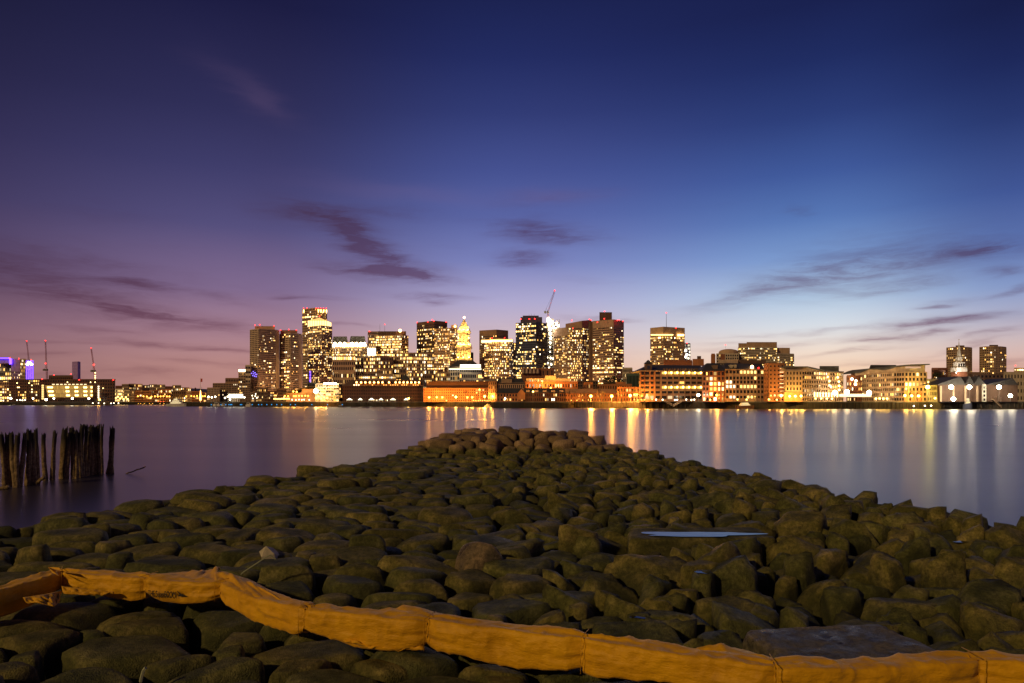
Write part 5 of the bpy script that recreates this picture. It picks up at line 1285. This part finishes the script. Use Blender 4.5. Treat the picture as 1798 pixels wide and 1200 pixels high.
# screen size decides which stones stay single
def scr(x, y, z, s=1.0): return s*F/y
dd_ = P_[:,1]
vis = np.abs(P_[:,0]/P_[:,1]) < .80
visy = (CAM_H-.95)/P_[:,1]*F+CV < 1235
order = np.argsort(np.where(vis & visy, P_[:,1], 1e3+P_[:,1]))
single = set(order[:297].tolist())
SV, SF, off = [], [], 0; TOPS = []
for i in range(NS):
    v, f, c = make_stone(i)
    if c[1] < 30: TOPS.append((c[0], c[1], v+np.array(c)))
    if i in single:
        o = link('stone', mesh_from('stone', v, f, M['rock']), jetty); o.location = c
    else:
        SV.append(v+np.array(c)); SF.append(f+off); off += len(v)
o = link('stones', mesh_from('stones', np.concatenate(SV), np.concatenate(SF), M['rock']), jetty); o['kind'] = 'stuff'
for s_ in SPECIAL:
    hx, hy, hz = s_['h']; a = s_['yaw']; r = np.random.default_rng(int(hx*1000))
    pl, of = [], []
    for k, (nx, ny, o_) in enumerate(((1,0,hx),(-1,0,hx),(0,1,hy),(0,-1,hy))):
        b_ = a + r.normal(0, .12); n = np.array([nx*math.cos(b_)-ny*math.sin(b_), nx*math.sin(b_)+ny*math.cos(b_), .12]); n /= np.linalg.norm(n); pl.append(n); of.append(o_)
    pl.append(np.array([0, -.03 if hz < .5 else -.2, 1])); of.append(hz); pl.append(np.array([0,0,-1.])); of.append(.6)
    for k in range(4 if hx < .6 else 0): b_ = r.uniform(0, 2*PI); n = np.array([math.cos(b_)*.6, math.sin(b_)*.6, .53]); pl.append(n/np.linalg.norm(n)); of.append((hx if hx < .6 else hx*.95)*r.uniform(.86,1.0) if hx < .6 else max(hx*abs(math.cos(b_)), hy)*.62+hz*.5)
    v, f = stone_shape(np.array(pl), np.array(of), s_['p'], 5 if hx > .6 else 4, (hx, hy, hz), hx*7, .03 if hx > .6 else .05, .5, (*s_['c'], s_['z']-hz))
    o = link(s_['name'], mesh_from(s_['name'], v, f, M[s_.get('mat', 'rock')]), jetty); o.location = (*s_['c'], s_['z']-hz); o['label'] = s_['label']
# puddles lying in the hollows of flat stones
def puddle_at(u, v, z, wpx, dep, label):
    d = (CAM_H-z)*F/(v-CV); x = (u-CU)*d/F; w = wpx*d/F/2; n = 40; P = []
    if wpx < 100:
        near = min(TOPS, key=lambda q: (q[0]-x)**2+((q[1]-d)*.7)**2); V_ = near[2]
        pk = V_[:,2].max(); flat = V_[V_[:,2] > pk-.14]; x, d = float(np.median(flat[:,0])), float(np.median(flat[:,1])); z = pk-.035; w = min(w, 1.25*float(np.std(flat[:,0]))); dep = min(dep, 1.2*float(np.std(flat[:,1])))
    for k in range(n):
        t = 2*PI*k/n; rr = 1+.16*math.sin(3*t+u)+.10*math.sin(5*t+v)+.06*math.sin(9*t)
        P.append((x+w*rr*math.cos(t), d+dep*rr*math.sin(t), z))
    P2 = [(x+(a-x)*1.02, d+(b-d)*1.02, z-.10) for a, b, c in P]
    m = MB(); m.poly(P)
    o = m.build('puddle', puddle, jetty); o['label'] = label
puddle_at(1226, 938, 1.206, 200, .30, 'long bright puddle on the flat slab')
puddle_at(1209, 897, 1.20, 34, .30, 'small puddle far up the right side')
puddle_at(1268, 1013, 1.22, 34, .10, 'thin puddle below the big slab')
puddle_at(1148, 1058, 1.20, 34, .10, 'little pool in a hollow stone above the boom')
puddle_at(1700, 936, 1.22, 44, .22, 'puddle at the right edge near the water')

# ------------------------------------------------------------------ orange boom
def fabric_mat():
    m = bpy.data.materials.new('boom_fabric'); m.use_nodes = True; t = NT(m.node_tree); b = t.n['Principled BSDF']
    g = t.node('ShaderNodeNewGeometry').outputs['Position']; n1 = t.noise(g, 1.5, 4.0); n2 = t.noise(g, 9.0, 4.0)
    col = t.ramp(t.math('MULTIPLY_ADD', n1, .6, t.math('MULTIPLY', n2, .4)), [(.3,(.46,.225,.002)),(.55,(.68,.35,.003)),(.8,(.80,.44,.006))])
    t.put(b.inputs['Base Color'], col); b.inputs['Roughness'].default_value = .55; b.inputs['Specular IOR Level'].default_value = .25
    b.inputs['Sheen Weight'].default_value = .1
    bp = t.node('ShaderNodeBump'); bp.inputs['Strength'].default_value = .8; bp.inputs['Distance'].default_value = .035
    t.put(bp.inputs['Height'], t.math('ADD', t.noise(t.vmath('MULTIPLY', g, (3, 3, 11)), 1.0, 4.0, .6), t.math('MULTIPLY', t.noise(g, 28.0, 3.0), .25))); t.put(b.inputs['Normal'], bp.outputs[0])
    return m
M['boom'] = fabric_mat(); M['print'] = wall_mat('black_print', (.012,.011,.010), .6)
JT = [(-230,1078,1128),(-60,1050,1100),(108,1003,1041),(247,1014,1051),(378,1023,1056),(525,1069,1118),(745,1089,1143),(1020,1122,1183),(1365,1172,1238),(1728,1159,1222),(2000,1172,1240)]
J3 = []
for u, vt, vb in JT:
    zt = 1.53; d = (CAM_H-zt)*F/(vt-CV); p = px(u, vt, d); zb_ = CAM_H-(vb-CV)*d/F; J3.append((p, zb_))
boom = empty('containment_boom', (J3[5][0].x, J3[5][0].y, 1.0), 'long orange fabric boom with box-shaped floats lying across the stones', 'boom')
def seg_mesh(i):
    (a, za), (b, zb_) = J3[i], J3[i+1]; L = (b-a).length; nu, nv = 120, 48; V = []; Fc = []
    def sd(k):
        q = (J3[min(k+1, len(J3)-1)][0]-J3[max(k-1, 0)][0]).normalized(); q = Vector((-q.y, q.x, 0)).normalized(); return q if q.y > 0 else -q
    s0_, s1_ = sd(i), sd(i+1)
    r = np.random.default_rng(50+i); ph = r.uniform(0, 6, 8)
    for k in range(nu+1):
        t = k/nu; e = min(t, 1-t)*L; side = s0_.lerp(s1_, t).normalized()
        pin = 1-math.exp(-(e/.10)**1.1)          # gathered at the joints
        top = a.lerp(b, t); H = (top.z-(za+(zb_-za)*t)); top = top + Vector((0,0,-.035*math.sin(PI*t)*(1+.5*math.sin(ph[0]))))
        W = .40*(.72+.28*pin); Hh = H*(1.0+.05*math.sin(ph[1]+t*4)); c = top + side*(.20) - Vector((0,0,Hh*.5))
        for j in range(nv):
            th = 2*PI*j/nv; cx_, cz = math.cos(th), math.sin(th); q = (abs(cx_)**9+abs(cz)**9)**(-1/9)
            X, Z = cx_*q*W/2, cz*q*Hh/2
            fold = math.exp(-e/.30); wr = fold*(.034*math.sin(th*7+ph[2])+.024*math.sin(th*13+ph[3]))
            wr += .008*math.sin(t*9+th*3+ph[4])+.006*math.sin(t*23-th*5+ph[5])
            cr_ = float(vnoise(np.array([c.x*2.6, c.y*2.6, th*1.1]), 61)); c2_ = float(vnoise(np.array([c.x*6, c.y*6, th*2.2+c.x*2]), 67))
            wr += .075*(.3-abs(cr_)**.8) + .045*(.28-abs(c2_)**.8)
            s = 1+wr/.2*.5
            sk = 0
            if Z < -Hh*.35: sk = -.03*math.sin(t*6+ph[6])-.02
            s *= (.80+.20*pin)
            V.append(tuple(c + side*(X*s) + Vector((0,0,Z*s+sk))))
    for k in range(nu):
        for j in range(nv):
            jj = (j+1) % nv; Fc.append((k*nv+j, k*nv+jj, (k+1)*nv+jj, (k+1)*nv+j))
    Fc.append(tuple(range(nv))); Fc.append(tuple(reversed(range(nu*nv, nu*nv+nv))))
    off = boom.location; me = bpy.data.meshes.new('segment'); me.from_pydata([(x-off.x, y-off.y, z-off.z) for x, y, z in V], [], Fc)
    me.polygons.foreach_set('use_smooth', [True]*len(me.polygons)); me.materials.append(M['boom']); o = link('segment', me, boom); return o
segs = [seg_mesh(i) for i in range(len(J3)-1)]
# seams with a raised welt at each joint
for i in range(1, len(J3)-1):
    p, zb_ = J3[i]; m = MB(); H = p.z-zb_; a = (J3[i+1][0]-J3[i-1][0]).normalized(); s = Vector((-a.y, a.x, 0)).normalized()
    if s.y < 0: s = -s
    c = [p - s*.012 - Vector((0,0,H)), p - s*.018 + Vector((0,0,.012)), p + s*.38 + Vector((0,0,.005))]
    for q, w in zip(c[:-1], c[1:]): m.tube(q, w, .005, .005, 6)
    m.build('seam_welt', M['boom'], boom, smooth=True)
# loose fabric skirt: folded sheets rising behind the floats, photo-traced ridges at true depth
def sheet(name, front, ridge, back, thick=.008, sub=14, ruf=.02, seed=0):
    """three poly-lines (u, v, dist) -> a creased cloth sheet front-ridge-back"""
    def samp(pl, t):
        x = t*(len(pl)-1); i = min(int(x), len(pl)-2); f = x-i; return px(*pl[i]).lerp(px(*pl[i+1]), f)
    N = 40; rows_ = []
    for k in range(N+1):
        t = k/N; A_, B_, C_ = samp(front, t), samp(ridge, t), samp(back, t); r_ = []
        for j in range(sub+1):
            s = j/sub; p = A_.lerp(B_, s*2) if s < .5 else B_.lerp(C_, s*2-1)
            w = ruf*math.sin(PI*s)*(math.sin(t*17+s*5+seed)+.6*math.sin(t*31-s*9+seed*2)+.4*math.sin(t*53+s*3))
            r_.append(p+Vector((0, -w*.4, w)))
        rows_.append(r_)
    m = MB(); idx = {}
    for k in range(N+1):
        for j in range(sub+1): idx[k, j] = len(m.v); m.v.append(tuple(rows_[k][j]))
    for k in range(N):
        for j in range(sub): m.f.append((idx[k,j], idx[k+1,j], idx[k+1,j+1], idx[k,j+1])); m.c.append(None); m.m.append(0)
    o = m.build(name, M['boom'], boom, smooth=True); md = o.modifiers.new('thick', 'SOLIDIFY'); md.thickness = thick; return o
sheet('skirt_fold', [(225,1016,11.4),(300,1018,11.3),(378,1024,11.0)], [(215,1012,11.9),(300,1009,11.9),(350,1003,11.9),(384,997,12.0)], [(225,1012,12.3),(300,1006,12.4),(360,1002,12.5),(388,1000,12.5)], seed=1)
sheet('skirt_fold', [(378,1026,11.0),(450,1050,10.3),(525,1071,9.8),(600,1080,9.7)], [(376,1003,11.5),(418,1012,11.1),(470,1040,10.5),(560,1070,10.0)], [(390,1003,12.1),(440,1018,11.5),(490,1045,10.9),(590,1072,10.3)], seed=2)
sheet('skirt_fold', [(640,1084,9.5),(700,1088,9.35),(770,1093,9.2),(880,1106,9.0),(1000,1122,8.7)], [(640,1078,9.7),(680,1069,9.75),(709,1062,9.8),(790,1084,9.55),(900,1098,9.3),(1010,1112,8.95)], [(640,1079,10.0),(690,1072,10.2),(730,1068,10.3),(810,1084,9.9),(920,1098,9.6),(1030,1114,9.2)], ruf=.015, seed=3)
sheet('skirt_fold', [(1000,1123,8.7),(1060,1133,8.55),(1165,1150,8.3)], [(1005,1112,8.95),(1080,1126,8.75),(1165,1145,8.45)], [(1015,1110,9.2),(1090,1125,9.0),(1170,1143,8.7)], seed=4)
sheet('skirt_fold', [(1160,1152,8.3),(1250,1163,8.1),(1330,1172,7.9),(1440,1177,7.8)], [(1165,1148,8.45),(1225,1137,8.4),(1270,1131,8.35),(1350,1158,8.1),(1450,1174,8.0)], [(1170,1148,8.9),(1240,1141,8.9),(1290,1137,8.9),(1370,1160,8.5),(1470,1172,8.3)], ruf=.018, seed=5)
sheet('skirt_fold', [(1620,1168,7.9),(1690,1164,7.95),(1730,1161,7.9)], [(1625,1163,8.1),(1675,1152,8.2),(1715,1155,8.15)], [(1640,1164,8.6),(1690,1155,8.6),(1730,1157,8.6)], seed=6)
sheet('skirt_fold', [(1395,1176,7.9),(1450,1178,7.85),(1490,1178,7.8)], [(1400,1168,8.05),(1440,1165,8.1),(1480,1173,8.0)], [(1400,1167,8.4),(1445,1165,8.4),(1490,1172,8.3)], seed=9)
# skirt hanging under the front
sheet('skirt_hem', [(40,1050,10.5),(75,1045,10.7),(108,1038,11.2)], [(45,1058,10.4),(85,1054,10.6),(106,1046,11.1)], [(60,1058,10.4),(95,1066,10.5),(104,1058,10.8)], seed=7)
sheet('skirt_hem', [(108,1030,11.25),(160,1036,11.2),(200,1040,11.25)], [(110,1038,11.15),(150,1043,11.1),(200,1043,11.15)], [(112,1043,11.15),(150,1045,11.1),(195,1042,11.2)], seed=8)
sheet('skirt_hem', [(600,1123,9.35),(670,1128,9.3),(745,1130,9.15)], [(610,1128,9.25),(680,1140,9.15),(745,1140,9.05)], [(620,1130,9.3),(680,1144,9.25),(725,1139,9.1)], seed=10)
# folded flap corner at the joint near the left end
m = MB(); m.poly([px(84,996,11.5),px(104,997,11.3),px(108,1003,11.2),px(98,1002,11.5)]); m.poly([px(84,996,11.5),px(98,1002,11.5),px(104,1012,11.15),px(92,1006,11.3)]); m.build('corner_flap', M['boom'], boom)
# printed word and fish-tail arrow on the third float
sA, sB = J3[3][0], J3[4][0]; dirx = (sB-sA).normalized()
def on_face(u, v, out=.0):
    t = (u-247)/(378-247); p = sA.lerp(sB, t); zb_ = J3[3][1]+(J3[4][1]-J3[3][1])*t
    return Vector((p.x, p.y-.012-out, CAM_H+(CV-v)*p.y/F)), dirx
txt = bpy.data.curves.new('print', 'FONT'); txt.body = 'THE SuperBOOM'; txt.size = .125; txt.extrude = .002; txt.space_character = .92
to = bpy.data.objects.new('print_tmp', txt); COL.objects.link(to); bpy.context.view_layer.update()
me = bpy.data.meshes.new_from_object(to.evaluated_get(bpy.context.evaluated_depsgraph_get())); COL.objects.unlink(to); bpy.data.objects.remove(to)
xs = [v.co.x for v in me.vertices]; x1_ = max(xs); me.materials.clear(); me.materials.append(M['print'])
pA, _ = on_face(262, 1046.5, .016); pB, _ = on_face(311, 1049, .016); o = link('printed_word', me, segs[3])
wv = pB-pA; X = wv.normalized(); Zv = (Vector((0,0,1))-X*X.z).normalized(); 
for v_ in me.vertices:
    f = v_.co.x/x1_; q = pA + wv*f + Zv*v_.co.y*1.15 + Vector((0,-.004-v_.co.z,0)); v_.co = q-boom.location
m = MB()
def af(u, v): return on_face(u, v, .016)[0]
m.poly([af(312.5,1036.5),af(321,1042.5),af(330.5,1047),af(315.5,1046.8),af(315.5,1044.3),af(318.5,1044.2)]); m.poly([af(p[0]+.0,p[1])+Vector((0,.004,0)) for p in ((312.5,1036.5),(318.5,1044.2),(315.5,1044.3),(315.5,1046.8),(330.5,1047),(321,1042.5))])
m.build('printed_arrow', M['print'], segs[3])

# ------------------------------------------------------------------ litter on the stones
M['foam'] = wall_mat('dirty_foam', (.42,.37,.27), .9, .25, 6.0, fine=30.0)
def hit(u, v):
    best = None
    for d in np.arange(11, 24, .08):
        q = px(u, v, float(d)); n_ = [t for t in TOPS if abs(t[0]-q.x) < 1.6 and abs(t[1]-q.y) < 1.6]
        if not n_: continue
        zz = max((t[2][(np.hypot(t[2][:,0]-q.x, t[2][:,1]-q.y) < .12)][:,2].max() if (np.hypot(t[2][:,0]-q.x, t[2][:,1]-q.y) < .12).any() else -9) for t in n_)
        if q.z <= zz: return float(d)
    return 15.0
FD = hit(466, 975) - .12
p0 = px(464, 978, FD)
r = empty('foam_block', (p0.x, p0.y, p0.z-.15), 'pale broken block of foam wedged between stones behind the boom', 'debris')
m = MB(); A_ = [px(455,969,FD),px(467,959,FD-.05),px(482,973,FD-.1),px(459,979,FD-.2)]; B_ = [a+Vector((.02,.38,-.12)) for a in A_]; dn = Vector((0,0,-.12))
m.poly([A_[3],A_[2],A_[1],A_[0]]); m.poly(B_)
for k in range(4): m.quad(A_[k],A_[(k+1)%4],B_[(k+1)%4],B_[k])
m.hexa([A_[3]+dn,A_[2]+dn,B_[2]+dn,B_[3]+dn,A_[3],A_[2],B_[2],B_[3]]); m.build('block', M['foam'], r)
M['rope'] = wall_mat('green_line', (.30,.32,.20), .8)
def line(label, pts, d, rad=.012, mat='rope'):
    r = empty('rope', (px(*pts[0],d).x, px(*pts[0],d).y, px(*pts[0],d).z), label, 'rope'); m = MB()
    for a, b in zip(pts[:-1], pts[1:]): m.tube(px(*a,d), px(*b,d), rad, rad, 5)
    m.build('strand', M[mat], r)
line('thin pale green line trailing from the foam block towards the boom', [(484,982),(474,975),(462,982),(450,990),(441,996),(430,1003),(423,1009)], 12.6)
line('short pale strap standing between two stones at the bottom left', [(247,1198),(249,1188),(252,1178),(256,1173)], 8.2, .02)

# ------------------------------------------------------------------ old pilings in the water
def pile_mat():
    m = bpy.data.materials.new('rotten_pile'); m.use_nodes = True; t = NT(m.node_tree); b = t.n['Principled BSDF']
    g = t.node('ShaderNodeNewGeometry').outputs['Position']; sep = t.node('ShaderNodeSeparateXYZ'); t.put(sep.inputs[0], g)
    a = t.noise(g, 7.0, 5.0, .7); s = t.noise(t.vmath('MULTIPLY', g, (14, 14, 1.2)), 1.0, 4.0)
    low = t.ramp(a, [(.3,(.06,.040,.016)),(.5,(.20,.135,.06)),(.7,(.42,.30,.15))]); top = t.ramp(s, [(.3,(.008,.007,.005)),(.7,(.035,.027,.018))])
    z = t.math('MULTIPLY_ADD', a, .9, sep.outputs[2])
    col = t.mix(t.smooth(z, 1.9, 2.9), low, top); t.put(b.inputs['Base Color'], col); b.inputs['Roughness'].default_value = .85
    bp = t.node('ShaderNodeBump'); bp.inputs['Strength'].default_value = .9; bp.inputs['Distance'].default_value = .05
    t.put(bp.inputs['Height'], t.math('ADD', a, s)); t.put(b.inputs['Normal'], bp.outputs[0]); return m
M['pile'] = pile_mat()
PL = [(15,225,50,775,40),(85,225,85,770,46),(118,225,165,775,42),(170,232,176,775,44),(240,215,205,770,38),(285,185,280,760,46),(315,205,342,755,46),(367,190,372,745,33),(442,238,453,710,36),(553,213,527,705,34),
      (645,170,630,690,50),(682,212,672,695,30),(718,168,745,690,46),(762,205,765,690,32),(800,205,800,680,36),(825,155,820,670,42),(860,155,862,665,30),(890,200,885,660,34),(915,150,905,655,46),(965,150,950,650,52),(998,150,985,650,30),(1028,150,1020,635,28),(1120,165,1122,640,42),(1108,430,1068,640,30)]
desc = ['cut off by the photo edge at left','stout, second from the left edge','leaning right, third from the left edge','upright, crossing the right-leaning one','leaning left beside the tall capped one','tall with a pale capped head in the left cluster','thick, just right of the pale capped one','slim dark, rightmost of the left cluster','lone tapering, first of two standing free','lone with bright tan lower half, second of two standing free',
 'stout, leftmost of the dense right cluster','thin short, second in the dense right cluster','leaning, with twisted top, third in the dense cluster','thin, fourth in the dense right cluster','narrow, fifth in the dense right cluster, beside a gap','knob-headed, sixth in the dense right cluster','splinter-thin and tall, seventh in the dense cluster','short pale-sided, middle of the dense right cluster','flat-topped tall, ninth in the dense right cluster','thickest flat-topped, with pale fibres on its head','slim, just right of the thickest one','slim curved, last of the dense right cluster','split-topped, standing apart at the right end','short leaning stump against the split-topped one']
for k, (xt, yt, xb, yb, w) in enumerate(PL):
    ub, vb_, ut, vt_ = xb/5.713, 720+yb/5.713, xt/5.713, 720+yt/5.713
    d = CAM_H*F/(vb_-CV); base = px(ub, vb_, d); top = px(ut, vt_, d+.1); R = 1.2*w/5.713*d/F/2
    e = empty('piling', (base.x, base.y, 0), 'rotten wooden piling, ' + desc[k], 'piling', 'rotten pilings standing in the water')
    n, H = 14, 22; V = []; Fc = []; r = np.random.default_rng(300+k)
    for a in range(H+1):
        t = a/H; c = base.lerp(top, t) + Vector((.05*math.sin(t*4+k), 0, 0)); c.z = -.8+(top.z+.8)*t; rad = R*(1.10-.30*t)*(1+.06*math.sin(t*9+k*2))
        for j in range(n):
            th = 2*PI*j/n; q = rad*(1+.22*float(vnoise(np.array([math.cos(th)*2+k*5, math.sin(th)*2, t*7.0]), 4))+.12*float(vnoise(np.array([math.cos(th)*5+k*5, math.sin(th)*5, t*22.0]), 8)))
            jag = (r.uniform(-.28,.10)) if a == H else (r.uniform(-.05,.05) if a == H-1 else 0)
            V.append((c.x+q*math.cos(th)-base.x, c.y+q*math.sin(th)-base.y, c.z+jag))
    for a in range(H):
        for j in range(n): jj = (j+1) % n; Fc.append((a*n+j, a*n+jj, (a+1)*n+jj, (a+1)*n+j))
    V.append((top.x-base.x, top.y-base.y, top.z-.25)); Fc += [(H*n+j, H*n+(j+1)%n, len(V)-1) for j in range(n)]
    me = bpy.data.meshes.new('post'); me.from_pydata(V, [], Fc); me.materials.append(M['pile']); me.polygons.foreach_set('use_smooth', [True]*len(me.polygons)); link('post', me, e)
def log(label, a, b, w, d):
    A_, B_ = px(*a, d), px(*b, d); e = empty('driftwood', A_, label, 'driftwood'); m = MB(); n = 7; R = w*d/F/2
    prev = A_
    for k in range(1, n+1): q = A_.lerp(B_, k/n)+Vector((0,0,.02*math.sin(k*2))); m.tube(prev, q, R*(1+.15*math.sin(k*3)), R*(1+.15*math.sin(k*3+3)), 8); prev = q
    m.build('log', M['pile'], e, smooth=True)
log('thin broken stick poking out of the water right of the pilings', (221,832.5), (255.5,820), 2.2, 42)
log('slanting broken log leaning at the foot of the left piling cluster', (64,849), (78,838), 6, 36)
log('dark log lying in the water at the far left photo edge', (-6,859), (16,855.5), 7, 34.5)
